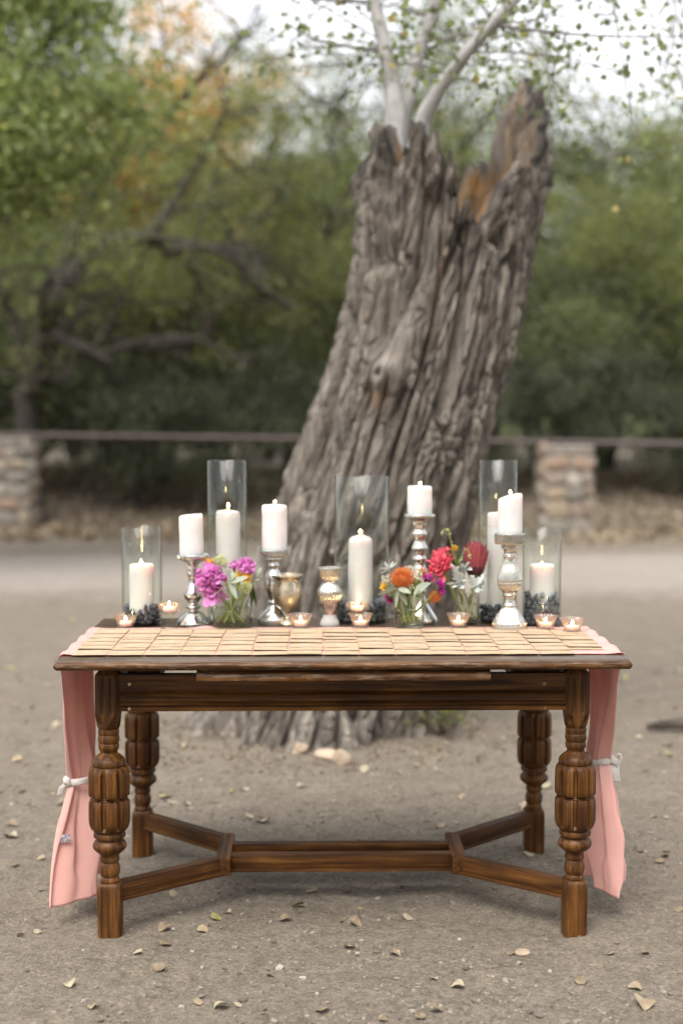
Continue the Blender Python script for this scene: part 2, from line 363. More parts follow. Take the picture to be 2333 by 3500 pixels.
GOLD = mercury('mercury_glass_gold', (0.50, 0.43, 0.32), (0.66, 0.59, 0.46), (0.22, 0.17, 0.11), 0.27)

def wax_mat():
    m = M('white_wax', 0.5, (0.66, 0.64, 0.625)); m.b.inputs['Subsurface Weight'].default_value = 0.85
    m.b.inputs['Subsurface Radius'].default_value = (0.05, 0.02, 0.011); m.b.inputs['Subsurface Scale'].default_value = 1.0
    nz = m.noise(m.coord(rand=7.0), 40.0, 4); m.color(m.ramp(nz, [(0.3, (0.65, 0.625, 0.615)), (0.7, (0.70, 0.675, 0.665))])); m.bump(nz, 0.08, 0.002); return m.m
WAX = wax_mat()
WICK = simple('charred_wick', (0.03, 0.02, 0.015), 0.9)
FL = M('candle_flame'); FL.nt.nodes.remove(FL.b); em = FL.n('ShaderNodeEmission')
gr = FL.n('ShaderNodeSeparateXYZ'); tc_ = FL.n('ShaderNodeTexCoord'); FL.l(tc_.outputs['Generated'], gr.inputs[0])
FL.l(FL.ramp(gr.outputs['Z'], [(0.0, (1.0, 0.42, 0.10)), (0.3, (1.0, 0.72, 0.32)), (0.65, (1.0, 0.80, 0.42)), (1.0, (1.0, 0.55, 0.16))]), em.inputs['Color'])
em.inputs['Strength'].default_value = 42.0; FL.l(em.outputs[0], FL.o.inputs['Surface']); FLAME = FL.m

def cloth_mat(name, base):
    m = M(name, 0.85); m.b.inputs['Sheen Weight'].default_value = 0.3; m.b.inputs['Sheen Roughness'].default_value = 0.4; v = m.coord(which='Object'); wv = m.noise(m.coord((900, 900, 900)), 1.0, 2, 0.5); bl = m.noise(v, 5.0, 4)
    c = m.ramp(bl, [(0.3, tuple(q * 0.92 for q in base)), (0.7, tuple(min(1, q * 1.05) for q in base))]); m.color(c); m.bump(wv, 0.25, 0.0008)
    tr = m.n('ShaderNodeBsdfTranslucent'); m.l(c, tr.inputs['Color']); mx = m.n('ShaderNodeMixShader'); mx.inputs[0].default_value = 0.34
    m.l(m.b.outputs[0], mx.inputs[1]); m.l(tr.outputs[0], mx.inputs[2]); m.l(mx.outputs[0], m.o.inputs['Surface']); return m.m
PINK = cloth_mat('blush_linen', (0.82, 0.49, 0.435)); RIBBON = cloth_mat('ivory_ribbon', (0.74, 0.70, 0.66))

def kraft_mat():
    m = M('kraft_card', 0.8); tc = m.n('ShaderNodeTexCoord'); sp = m.n('ShaderNodeSeparateXYZ'); m.l(tc.outputs['Object'], sp.inputs[0])
    fib = m.noise(m.coord((120, 260, 120), rand=20.0), 1.0, 5, 0.7)
    base = m.ramp(fib, [(0.3, (0.37, 0.26, 0.155)), (0.55, (0.44, 0.32, 0.205)), (0.8, (0.50, 0.38, 0.26))])
    # two lines of white pen script
    wob = m.noise(m.coord((300, 1, 1), rand=50.0), 1.0, 2, 0.6); fine = m.noise(m.coord((900, 300, 1), rand=31.0), 1.0, 1)
    ink = None
    for y0, x0, x1 in ((0.008, -0.024, 0.022), (-0.010, -0.013, 0.012)):
        mu = m.n('ShaderNodeMath', operation='MULTIPLY_ADD'); m.l(wob, mu.inputs[0]); mu.inputs[1].default_value = 0.010; mu.inputs[2].default_value = y0 - 0.005
        d = m.n('ShaderNodeMath', operation='SUBTRACT'); m.l(sp.outputs['Y'], d.inputs[0]); m.l(mu.outputs[0], d.inputs[1])
        ab = m.n('ShaderNodeMath', operation='ABSOLUTE'); m.l(d.outputs[0], ab.inputs[0])
        lt = m.n('ShaderNodeMath', operation='LESS_THAN'); m.l(ab.outputs[0], lt.inputs[0]); lt.inputs[1].default_value = 0.0013
        a = m.n('ShaderNodeMath', operation='GREATER_THAN'); m.l(sp.outputs['X'], a.inputs[0]); a.inputs[1].default_value = x0
        b = m.n('ShaderNodeMath', operation='LESS_THAN'); m.l(sp.outputs['X'], b.inputs[0]); b.inputs[1].default_value = x1
        p = m.n('ShaderNodeMath', operation='MULTIPLY'); m.l(a.outputs[0], p.inputs[0]); m.l(b.outputs[0], p.inputs[1])
        p2 = m.n('ShaderNodeMath', operation='MULTIPLY'); m.l(p.outputs[0], p2.inputs[0]); m.l(lt.outputs[0], p2.inputs[1])
        g = m.n('ShaderNodeMath', operation='GREATER_THAN'); m.l(fine, g.inputs[0]); g.inputs[1].default_value = 0.42
        p3 = m.n('ShaderNodeMath', operation='MULTIPLY'); m.l(p2.outputs[0], p3.inputs[0]); m.l(g.outputs[0], p3.inputs[1])
        if ink is None: ink = p3.outputs[0]
        else:
            ad = m.n('ShaderNodeMath', operation='ADD'); m.l(ink, ad.inputs[0]); m.l(p3.outputs[0], ad.inputs[1]); ink = ad.outputs[0]
    m.color(m.mix(ink, base, (0.66, 0.63, 0.58))); m.bump(fib, 0.2, 0.0006); return m.m
KRAFT = kraft_mat()
STONE_DARK = M('dark_polished_stone', 0.22); _c = STONE_DARK.n('ShaderNodeObjectInfo'); STONE_DARK.color(STONE_DARK.ramp(_c.outputs['Random'], [(0, (0.022, 0.024, 0.029)), (0.6, (0.06, 0.066, 0.08)), (1, (0.14, 0.152, 0.18))])); STONE_DARK = STONE_DARK.m
STONE_GREY = M('grey_blue_stone', 0.42); _c = STONE_GREY.n('ShaderNodeObjectInfo'); STONE_GREY.color(STONE_GREY.ramp(_c.outputs['Random'], [(0, (0.06, 0.066, 0.08)), (0.6, (0.135, 0.145, 0.172)), (1, (0.22, 0.235, 0.27))])); STONE_GREY = STONE_GREY.m

def petal_mat(name, c1, c2, trans=0.3):
    m = M(name, 0.6); c = m.ramp(m.island(), [(0, c1), (1, c2)]); nz = m.noise(m.coord(), 120.0, 3)
    c = m.mix(0.25, c, m.ramp(nz, [(0.3, tuple(q * 0.6 for q in c1)), (0.7, c2)])); m.color(c)
    tr = m.n('ShaderNodeBsdfTranslucent'); m.l(c, tr.inputs['Color']); mx = m.n('ShaderNodeMixShader'); mx.inputs[0].default_value = trans
    m.l(m.b.outputs[0], mx.inputs[1]); m.l(tr.outputs[0], mx.inputs[2]); m.l(mx.outputs[0], m.o.inputs['Surface']); return m.m
P_MAG = petal_mat('orchid_pink_petal', (0.56, 0.10, 0.42), (0.80, 0.36, 0.68)); P_CORAL = petal_mat('coral_petal', (0.70, 0.07, 0.13), (0.84, 0.17, 0.22))
P_ORANGE = petal_mat('orange_style', (0.72, 0.16, 0.05), (0.86, 0.34, 0.08)); P_YEL = petal_mat('yellow_petal', (0.80, 0.46, 0.02), (0.88, 0.60, 0.06))
P_AST = petal_mat('vivid_magenta_ray', (0.42, 0.01, 0.26), (0.62, 0.04, 0.45)); P_CREAM = petal_mat('cream_petal', (0.72, 0.68, 0.52), (0.84, 0.80, 0.68))
P_LIME = petal_mat('lime_floret', (0.55, 0.58, 0.22), (0.72, 0.74, 0.42)); P_PROT = petal_mat('protea_bract', (0.22, 0.02, 0.035), (0.42, 0.09, 0.10), 0.15)
P_PROTIN = petal_mat('protea_heart', (0.05, 0.008, 0.015), (0.10, 0.015, 0.03), 0.1); P_ORLEAF = petal_mat('orange_petal', (0.78, 0.25, 0.02), (0.85, 0.36, 0.05))
SAGE = petal_mat('sage_leaf', (0.24, 0.29, 0.21), (0.40, 0.44, 0.34), 0.2); MILLER = petal_mat('silver_leaf', (0.52, 0.56, 0.53), (0.66, 0.70, 0.67), 0.2)
GREEN = petal_mat('green_leaf', (0.055, 0.10, 0.03), (0.11, 0.17, 0.05), 0.2); STEM = petal_mat('flower_stem', (0.20, 0.28, 0.06), (0.32, 0.38, 0.10), 0.1)
STEM_PALE = petal_mat('woolly_stem', (0.42, 0.40, 0.30), (0.52, 0.50, 0.40), 0.1)

# ------------------------------------------------------------------ ground, road, hill
def gz(x, y):
    x = np.asarray(x, float); y = np.asarray(y, float)
    h = 0.016 * fbm(x * 2.2, y * 2.2, 0.3, 4, 3) + 0.010 * fbm(x * 9, y * 9, 0.1, 3, 5)
    far = sstep(5.0, 9.0, np.hypot(x, y - 4.2)); h = h + far * 0.05 * vnoise(x * 0.35, y * 0.35, 0, 8)
    r = np.hypot(x + 0.02, (y - 6.35)); h = h + 0.075 * np.exp(-(r / 0.95) ** 2)
    road = sstep(10.2, 11.2, y) * (1 - sstep(15.4, 16.4, y)); h = h * (1 - 0.8 * road)
    h = h + sstep(19.2, 25.0, y + 0.6 * vnoise(x * 0.3, 0, 0, 4)) * (0.55 + 0.12 * vnoise(x * 0.5, y * 0.5, 0, 6))
    h = h - 0.012 * np.exp(-(((x + 0.83) / 0.10) ** 2 + ((y - 3.86) / 0.09) ** 2)) - 0.012 * np.exp(-(((x - 0.44) / 0.14) ** 2 + ((y - 3.86) / 0.08) ** 2))
    return h
def warp_axis(n, lo, hi, c, fine, power=3.2):
    t = np.linspace(-1, 1, n); a = np.sign(t) * np.abs(t) ** power
    base = np.where(t < 0, a * (c - lo), a * (hi - c)) ; lin = t * fine
    s = base + lin; s = np.where(t < 0, s * (c - lo) / (c - lo + fine), s * (hi - c) / (hi - c + fine)); return c + s
gx = warp_axis(401, -140, 140, 0.0, 5.0, 4.5); gy = warp_axis(521, -40, 220, 4.6, 5.5, 4.5)
def sheet(name, gx, gy, zf, mat):
    X, Y = np.meshgrid(gx, gy); Z = zf(X, Y); n, m_ = X.shape
    V = np.stack([X.ravel(), Y.ravel(), Z.ravel()], 1); i = np.arange(n * m_).reshape(n, m_)
    Q = np.stack([i[:-1, :-1].ravel(), i[:-1, 1:].ravel(), i[1:, 1:].ravel(), i[1:, :-1].ravel()], 1)
    return mesh_np(name, V, Q, mat)
g = ob('ground', sheet('ground', gx, gy, gz, DIRT)); tag(g, kind='structure')
u = np.linspace(-60, 60, 241); v = np.linspace(0, 1, 31); U, W_ = np.meshgrid(u, v)
y0 = 10.75 + 0.22 * vnoise(U * 0.5, 0, 0, 1) + 0.10 * vnoise(U * 1.9, 3, 0, 2); y1 = 16.0 + 0.3 * vnoise(U * 0.4, 9, 0, 3) + 0.1 * vnoise(U * 2, 5, 0, 2)
Yr = y0 + (y1 - y0) * W_; Zr = gz(U, Yr) + 0.006 * np.minimum(1, 8 * np.minimum(W_, 1 - W_)) - 0.012 * (np.minimum(W_, 1 - W_) < 1e-6)
i = np.arange(U.size).reshape(U.shape)
o = ob('road', mesh_np('road', np.stack([U.ravel(), Yr.ravel(), Zr.ravel()], 1), np.stack([i[:-1, :-1].ravel(), i[:-1, 1:].ravel(), i[1:, 1:].ravel(), i[1:, :-1].ravel()], 1), ROAD)); tag(o, kind='structure')

hm = M('sun_tinted_hillside', 0.95); hv = hm.coord((0.09, 0.09, 0.16)); hn = hm.noise(hv, 1.0, 7, 0.62)
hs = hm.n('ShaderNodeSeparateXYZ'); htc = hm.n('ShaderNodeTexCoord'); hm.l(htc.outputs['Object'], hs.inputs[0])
rock = hm.ramp(hn, [(0.35, (0.12, 0.11, 0.05)), (0.45, (0.40, 0.19, 0.07)), (0.6, (0.56, 0.31, 0.12)), (0.75, (0.20, 0.15, 0.06))])  # orange sunlight on the upper slope is put into the rock colour
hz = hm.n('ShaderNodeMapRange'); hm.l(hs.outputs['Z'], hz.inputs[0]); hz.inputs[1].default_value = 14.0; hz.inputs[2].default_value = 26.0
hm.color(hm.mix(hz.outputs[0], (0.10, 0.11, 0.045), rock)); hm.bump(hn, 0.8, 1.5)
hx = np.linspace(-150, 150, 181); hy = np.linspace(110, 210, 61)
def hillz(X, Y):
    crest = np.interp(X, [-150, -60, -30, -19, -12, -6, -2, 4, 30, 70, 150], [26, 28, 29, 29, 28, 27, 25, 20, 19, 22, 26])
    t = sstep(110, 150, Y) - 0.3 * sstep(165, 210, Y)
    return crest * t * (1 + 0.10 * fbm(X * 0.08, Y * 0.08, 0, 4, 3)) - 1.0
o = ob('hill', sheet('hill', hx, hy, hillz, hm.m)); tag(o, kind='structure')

# ------------------------------------------------------------------ old leaning cottonwood
TC = np.array([-0.3, 0.0, 0.35, 0.75, 1.33, 1.715, 2.095, 2.47, 3.0]); TX = np.array([-0.14, -0.10, -0.03, 0.075, 0.243, 0.372, 0.445, 0.492, 0.53]); TR = np.array([0.53, 0.50, 0.475, 0.445, 0.405, 0.385, 0.382, 0.40, 0.40])
def smooth_interp(x, xp, fp):
    acc = 0
    for d in (-0.12, -0.06, 0, 0.06, 0.12): acc = acc + np.interp(x + d, xp, fp)
    return acc / 5
TY = 6.33
def trunk():
    nth, nz_, nin = 660, 470, 60
    th = np.linspace(0, 2 * PI, nth, endpoint=False); deg = np.degrees(th)
    rim_d = [0, 4, 8, 14, 20, 26, 32, 40, 46, 50, 53, 56, 84, 110, 150, 180, 195, 208, 219, 224, 228, 232, 236, 246, 256, 264, 268, 272, 284, 294, 298, 304, 318, 335, 348, 360]
    rim_z = [2.47, 2.58, 2.70, 2.79, 2.84, 2.88, 2.90, 2.91, 2.90, 2.86, 2.74, 2.57, 2.56, 2.56, 2.52, 2.47, 2.53, 2.60, 2.66, 2.61, 2.46, 2.45, 2.55, 2.59, 2.53, 2.46, 2.38, 2.27, 2.24, 2.27, 2.38, 2.42, 2.41, 2.42, 2.45, 2.47]
    zt = np.interp(deg, rim_d, rim_z) + 0.03 * vnoise(deg * 0.22, 0, 0, 4) + 0.038 * vnoise(deg * 0.5, 0, 0, 5) + 0.022 * vnoise(deg * 1.1, 0, 0, 6)
    tt = np.linspace(0, 1, nz_)[:, None]; z = -0.15 + (zt[None, :] + 0.15) * tt; TH = np.broadcast_to(th, z.shape)
    cx = smooth_interp(z, TC, TX); rr = smooth_interp(z, TC, TR)
    # root flare, uneven girth
    flare = np.exp(-np.clip(z, 0, 9) / 0.15)
    rr = rr * (1 + flare * (0.10 * np.cos(3 * TH + 0.6) + 0.10 * np.cos(5 * TH + 2.0) + 0.05 * np.cos(9 * TH) + 0.13 * np.exp(-(np.angle(np.exp(1j * (TH - R(192)))) / 0.35) ** 2) + 0.26 * np.exp(-(np.angle(np.exp(1j * (TH - R(272)))) / 0.55) ** 2) + 0.16 * vnoise(np.cos(TH) * 4, np.sin(TH) * 4, z * 2, 77)))
    rr = rr * (1 + 0.035 * np.cos(2 * TH + 1.0 + z) + 0.03 * vnoise(np.cos(TH) * 1.6 + 5, np.sin(TH) * 1.6, z * 1.6, 2))
    top = sstep(2.15, 2.6, z)
    rr = rr * (1 + top * 0.02)
    # bark plates: stretched cells, warped
    N = 34; uu = TH / (2 * PI) * N
    wx = 1.1 * fbm(np.cos(TH) * 3, np.sin(TH) * 3, z * 0.9, 3, 11) + 0.35 * fbm(np.cos(TH) * 9, np.sin(TH) * 9, z * 4, 2, 12)
    vv = z / 0.95 + 0.8 * fbm(np.cos(TH) * 2, np.sin(TH) * 2, z * 2, 2, 13)
    U = uu + 0.26 * wx + 0.5 * z
    f1, f2, idv = voronoi(U, vv, 3, N); e = f2 - f1
    ridge = sstep(0.03, 0.21, e) * 0.8 + 0.2 * sstep(0.0, 0.5, e)
    f1b, f2b, idb = voronoi(U * 2 + 0.5 * wx, vv * 2.6, 5, 2 * N); e2 = sstep(0.0, 0.35, f2b - f1b)
    f1c, f2c, idc = voronoi(U * 1.5, vv * 7.5 + 0.7 * wx, 6, 51); e3 = sstep(0.0, 0.30, f2c - f1c)
    fine = fbm(np.cos(TH) * 30, np.sin(TH) * 30, z * 9, 3, 21)
    depth = 0.080 * (0.75 + 0.5 * flare)
    d = depth * (ridge - 0.6) + 0.022 * (idv - 0.5) + 0.008 * (e2 - 0.5) + 0.014 * (e3 - 0.6) * ridge + 0.006 * (idc - 0.5) * ridge + 0.014 * fine + 0.020 * (np.abs(fbm(np.cos(TH) * 16, np.sin(TH) * 16, z * 11, 3, 23)) - 0.15)
    # knot with bare streak on the front
    kx = np.angle(np.exp(1j * (TH - R(248)))); kz = z - 1.60
    knot = np.exp(-((kx / 0.17) ** 2 + (kz / 0.075) ** 2)); knot2 = np.exp(-(((kx - 0.10) / 0.13) ** 2 + ((kz - 0.16) / 0.13) ** 2))
    dn = 0.085 * knot + 0.05 * knot2 - 0.05 * np.exp(-(((kx + 0.03) / 0.05) ** 2 + ((kz + 0.01) / 0.02) ** 2))
    keep = 1 - 0.8 * np.clip(knot + knot2 * 0.9, 0, 1); d = d * keep + dn
    d = d - 0.055 * np.exp(-(((kx - 0.28) / 0.05) ** 2 + ((kz + 0.15) / 0.11) ** 2))
    pale = np.clip(1.25 * knot + 0.95 * knot2, 0, 1) + np.exp(-(((kx + 0.02 - 0.25 * kz) / 0.07) ** 2 + ((kz + 0.33) / 0.22) ** 2)) * 0.8 + np.exp(-(((kx - 0.22) / 0.05) ** 2 + ((kz + 0.33) / 0.10) ** 2)) + 0.6 * np.exp(-(((kx - 0.30) / 0.06) ** 2 + ((kz - 0.55) / 0.22) ** 2))
    bare = 0.55 * np.exp(-(((kx - 0.02) / 0.11) ** 2 + ((kz + 0.10) / 0.05) ** 2)) + 0.45 * np.exp(-(((kx - 0.33) / 0.035) ** 2 + ((kz - 0.5) / 0.25) ** 2))
    charred = 0.9 * sstep(0.50, 0.0, zt[None, :] - z) * sstep(-0.15, 0.25, fbm(np.cos(TH) * 4, np.sin(TH) * 4, z * 4, 3, 41)) + 0.5 * sstep(0.05, 0.0, zt[None, :] - z)
    rough_top = sstep(2.0, 2.45, z); d = d + rough_top * 0.055 * fbm(np.cos(TH) * 7, np.sin(TH) * 7, z * 7, 4, 31)
    ro = rr + d; sq = 1.0
    Xo = cx + ro * np.cos(TH); Yo = TY + ro * np.sin(TH) * sq
    Vo = np.stack([Xo.ravel(), Yo.ravel(), z.ravel()], 1)
    # broken rim and hollow
    ti = np.linspace(0, 1, nin)[1:, None]; zi = zt[None, :] + (1.95 - zt[None, :]) * ti ** 1.1; THi = np.broadcast_to(th, zi.shape)
    wall = (0.035 + 0.075 * sstep(0.0, 0.25, ti)) * (1 + 0.3 * vnoise(np.cos(THi) * 3, np.sin(THi) * 3, zi * 3, 51))
    ri = smooth_interp(zi, TC, TR) * (1 + sstep(2.15, 2.6, zi) * 0.02) - wall - 0.22 * sstep(0.55, 1.0, ti) + 0.02 * fbm(np.cos(THi) * 12, np.sin(THi) * 12, zi * 3, 4, 55)
    Xi = smooth_interp(zi, TC, TX) + ri * np.cos(THi); Yi = TY + ri * np.sin(THi)
    Vi = np.stack([Xi.ravel(), Yi.ravel(), zi.ravel()], 1); V = np.concatenate([Vo, Vi]); rows = nz_ + nin - 1
    idx = np.arange(rows * nth).reshape(rows, nth); nx = np.roll(idx, -1, 1)
    Q = np.stack([idx[:-1].ravel(), nx[:-1].ravel(), nx[1:].ravel(), idx[1:].ravel()], 1)
    c = len(V); V = np.concatenate([V, [[0.44, TY, 1.94]]]); lastr = idx[-1]
    Q = np.concatenate([Q, np.stack([lastr, np.roll(lastr, -1), np.full(nth, c), np.full(nth, c)], 1)[:0]])
    me = mesh_np('trunk', V, Q, BARK)
    def attr(nm, o_, i_):
        a = me.attributes.new(nm, 'FLOAT', 'POINT'); full = np.concatenate([np.clip(o_, 0, 1).ravel(), np.clip(i_, 0, 1).ravel(), [0]]).astype(np.float32); a.data.foreach_set('value', full)
    attr('plate', 0.55 * idv + 0.45 * idc, np.full_like(zi, 0.5)); attr('bare', bare, 0.95 * sstep(0.02, 0.12, ti) * (1 - 0.55 * sstep(2.48, 2.62, zi))); attr('pale', pale, 0.95 * sstep(2.42, 2.6, zi) * sstep(-0.35, 0.2, vnoise(THi * 9, zi * 6, 0, 62)) + 0.35 * sstep(-0.1, 0.3, vnoise(THi * 4, zi * 5, 0, 61)) * sstep(0.0, 0.2, ti)); attr('charred', charred, 0.7 * sstep(0.06, 0.0, ti) * np.ones_like(zi) + 0.5 * sstep(0.1, 0.4, vnoise(THi * 5, zi * 8, 0, 71)))
    return me
tree = empty('cottonwood_tree', (0, 0, 0), label='broken leaning cottonwood trunk with deeply furrowed bark and pale young limbs', cat='tree')
ob('trunk', trunk(), tree)
def leaf_cloud(C, L, Wd, rg, flat=0.0, up=None):
    n = len(C); a = rg.normal(size=(n, 3)); 
    if up is not None: a = a + np.asarray(up)
    a /= np.linalg.norm(a, axis=1)[:, None]; b = np.cross(a, rg.normal(size=(n, 3))); b /= np.linalg.norm(b, axis=1)[:, None] + 1e-9
    s = rg.uniform(0.65, 1.2, n)[:, None]; a = a * L * s; b = b * Wd * s
    V = np.stack([C - a * 0.5, C - a * 0.05 + b * 0.5, C + a * 0.5, C - a * 0.05 - b * 0.5], 1).reshape(-1, 3)
    return V, np.arange(4 * n).reshape(n, 4)
limbs = [([(0.225, 6.2, 2.25), (0.232, 6.2, 2.50), (0.226, 6.2, 2.77), (0.188, 6.2, 2.97), (0.141, 6.2, 3.19), (0.06, 6.18, 3.6), (0.0, 6.15, 4.1)], (0.085, 0.052, 0.040, 0.032, 0.028, 0.022, 0.012)),
         ([(0.245, 6.24, 2.45), (0.262, 6.25, 2.70), (0.315, 6.3, 2.92), (0.36, 6.33, 3.07), (0.412, 6.35, 3.23), (0.50, 6.4, 3.7), (0.54, 6.4, 4.2)], (0.045, 0.038, 0.034, 0.028, 0.024, 0.018, 0.010)),
         ([(0.31, 6.16, 2.35), (0.336, 6.15, 2.63), (0.397, 6.1, 2.764), (0.534, 6.0, 2.936), (0.707, 5.95, 3.116), (1.05, 5.9, 3.5), (1.3, 5.9, 3.9)], (0.075, 0.040, 0.031, 0.027, 0.023, 0.017, 0.010))]
for P, rd in limbs:
    S = spline(P, 30); ob('limb', MB().add(*tube(S, np.interp(np.linspace(0, 1, 30), np.linspace(0, 1, len(rd)), rd), 14, rough=0.12, seed=3)).mesh('limb', BARK_PALE), tree)
rg = np.random.default_rng(21)
tw = MB(); LC = []
def twig(p0, p1, sag, r0, nl, spread):
    p0, p1 = np.array(p0), np.array(p1); mid = (p0 + p1) / 2 + np.array([0, 0, sag]) + rg.normal(size=3) * 0.04
    S = spline([p0, mid, p1], 9); tw.add(*tube(S, np.linspace(r0, 0.0012, 9), 5))
    t = rg.uniform(0.15, 1.0, nl); LC.append(spline([p0, mid, p1], 40)[(t * 39).astype(int)] + rg.normal(size=(nl, 3)) * np.array([spread, spread, spread * 0.8]))
for k in range(105):
    P, rd = limbs[rg.integers(0, 3)]; S = spline(P, 40); q = S[rg.integers(16, 40)]
    az = rg.uniform(0, 2 * PI); ln = rg.uniform(0.3, 1.1); e = q + np.array([math.cos(az) * ln, math.sin(az) * ln * 0.8, rg.uniform(-0.35, 0.35)])
    twig(q, e, rg.uniform(0.0, 0.15), 0.0038, int(rg.integers(10, 22)), 0.055)
for k in range(100):                                   # long hanging twigs on the outer side
    q = np.array([rg.uniform(0.65, 2.5), rg.uniform(5.6, 8.2), rg.uniform(3.0, 3.9)]); e = q + np.array([rg.uniform(-0.15, 0.25), rg.uniform(-0.2, 0.2), -rg.uniform(0.2, 0.75)])
    twig(q, e, 0.03, 0.004, int(rg.integers(7, 15)), 0.05)
for a, b in (((0.62, 5.97, 3.02), (1.45, 5.8, 2.93)), ((0.70, 5.95, 3.12), (1.6, 5.9, 3.22)), ((0.14, 6.2, 3.18), (-0.5, 6.1, 3.3)), ((0.19, 6.2, 2.97), (-0.25, 6.1, 3.08))): twig(a, b, 0.03, 0.009, 14, 0.05)
tag(ob('twigs', tw.mesh('twigs', simple('grey_twig', (0.17, 0.155, 0.14), 0.8)), tree), kind='stuff')
LCc = np.concatenate(LC); V, Q = leaf_cloud(LCc, 0.041, 0.034, rg); ob('crown', mesh_np('crown', V, Q, LEAF_SPROUT, False), tree)

# ------------------------------------------------------------------ trees of the thicket
def make_tree_meshes(name, seed, h, spread, nlimb, nleaf, L, Wd, leafmat, low=0.25, sig=0.16, limbs_in=None, droop=0.25, rad=0.10, topcut=99.0, clump=170):
    rg = np.random.default_rng(seed); tm = MB(); pts = []
    if limbs_in is None:
        limbs_in = []
        for k in range(nlimb):
            az = 2 * PI * (k + rg.uniform(-0.3, 0.3)) / nlimb; out = spread * rg.uniform(0.45, 1.0); top = h * rg.uniform(0.55, 1.0)
            P = [np.zeros(3)]; 
            for t in (0.15, 0.35, 0.6, 0.8, 1.0):
                rr_ = out * t ** 1.15; zz = top * math.sin(t * PI * 0.5) ** 0.9 * (1 - droop * max(0, t - 0.7))
                P.append(np.array([math.cos(az) * rr_, math.sin(az) * rr_, zz]) + rg.normal(size=3) * 0.13 * h / 5)
            limbs_in.append((P, rad * rg.uniform(0.6, 1.0)))
    for P, r0 in limbs_in:
        P = [np.array(p, float) for p in P]; P[0] = P[0] - np.array([0, 0, 0.15]); S = spline(P, 26); tm.add(*tube(S, np.linspace(r0, r0 * 0.22, 26), 8, rough=0.25, seed=seed))
        for j in range(9):
            i0 = rg.integers(6, 25); d = rg.normal(size=3); d[2] = abs(d[2]) * 0.7 + rg.uniform(-0.35, 0.25); d /= np.linalg.norm(d)
            ln = rg.uniform(0.18, 0.42) * h; e = S[i0] + d * ln; e[2] -= droop * ln * 0.8; mid = (S[i0] + e) / 2 + np.array([0, 0, 0.12 * ln]) + rg.normal(size=3) * 0.05 * h
            mid[2] = max(mid[2], 0.2); e[2] = max(e[2], 0.12)
            B = spline([S[i0], mid, e], 10); tm.add(*tube(B, np.linspace(r0 * 0.3, r0 * 0.07, 10), 5)); pts.append(B[3:])
            for q in range(4):
                i1 = rg.integers(2, 10); d2 = rg.normal(size=3); d2[2] *= 0.6; d2 /= np.linalg.norm(d2); e2 = B[i1] + d2 * ln * rg.uniform(0.25, 0.55); e2[2] = max(e2[2] - 0.1 * ln, 0.1)
                C = spline([B[i1], (B[i1] + e2) / 2 + np.array([0, 0, 0.05 * h * rg.uniform(-0.3, 1)]), e2], 7); tm.add(*tube(C, np.linspace(r0 * 0.11, r0 * 0.04, 7), 4, cap=False)); pts.append(C[1:])
    pts = np.concatenate(pts); wz = np.clip(pts[:, 2] / h, 0.05, 1); p = (low + wz) * np.where(pts[:, 2] > topcut, 0.6, 1.0); p /= p.sum()
    # foliage in clumps along the twigs, so light and dark masses and gaps remain
    cl = pts[rg.choice(len(pts), max(60, nleaf // clump), p=p)]
    ii = rg.integers(0, len(cl), nleaf); C = cl[ii] + rg.normal(size=(nleaf, 3)) * sig * rg.uniform(0.4, 1.4, len(cl))[ii][:, None] * np.array([1.25, 1.25, 0.8])
    C[:, 2] = np.maximum(C[:, 2], 0.06); V, Q = leaf_cloud(C, L, Wd, rg, up=(0, 0, -0.4))
    return tm.mesh(name + '_trunk', BARK_DARK), mesh_np(name + '_crown', V, Q, leafmat, False)
VAR = [make_tree_meshes('mesquite_a', 101, 5.2, 3.2, 5, 27000, 0.085, 0.034, LEAF_MESQ, sig=0.25),
       make_tree_meshes('mesquite_b', 102, 4.6, 3.4, 6, 27000, 0.085, 0.034, LEAF_MESQ2, sig=0.27),
       make_tree_meshes('mesquite_c', 103, 5.6, 2.8, 4, 27000, 0.085, 0.036, LEAF_MESQ, sig=0.24, droop=0.4),
       make_tree_meshes('shrub', 104, 2.3, 1.8, 8, 18000, 0.07, 0.028, LEAF_SHRUB_SHADE, low=0.9, sig=0.20, rad=0.03)]
def put_tree(name, meshes, x, y, rz, s, label, group, cat='tree'):
    z = float(gz(x, y)); e = empty(name, (x, y, z - 0.03), rz, label, cat, group); e.scale = s if not np.isscalar(s) else (s, s, s)
    ob('trunk', meshes[0], e); ob('crown', meshes[1], e); return e
MG = 'mesquite trees of the thicket behind the rail'; ML = 'bushy olive green mesquite tree in the thicket behind the pipe rail'
spots = [(-9.5, 23, 0, 0.3, 1.05), (-6.4, 22.4, 1, 1.7, 1.0), (-2.9, 23.2, 2, 2.2, 0.98), (0.3, 22.6, 0, 4.0, 0.92), (3.4, 23.5, 1, 0.9, 0.98), (6.2, 22.4, 2, 5.1, 0.88), (9.4, 23.4, 0, 2.9, 1.0),
         (-8.0, 28, 2, 1.0, 1.25), (-4.6, 28.5, 0, 3.3, 1.22), (-1.0, 28, 1, 5.5, 1.2), (2.2, 29, 2, 0.1, 1.1), (5.2, 28, 0, 1.9, 1.08), (8.8, 28.5, 1, 4.4, 1.15), (12.5, 27, 2, 2.2, 1.1), (-12.5, 27, 1, 2.8, 1.25),
         (-6.5, 35, 1, 0.6, 1.5), (-1.8, 36, 2, 2.6, 1.35), (3.5, 35, 0, 4.9, 1.3), (8.5, 36, 1, 3.5, 1.35), (-11.5, 35, 0, 5.2, 1.5), (13.5, 35, 2, 1.2, 1.35)]
LOOK = ['spreading olive green mesquite', 'broad grey green mesquite', 'upright drooping olive mesquite']
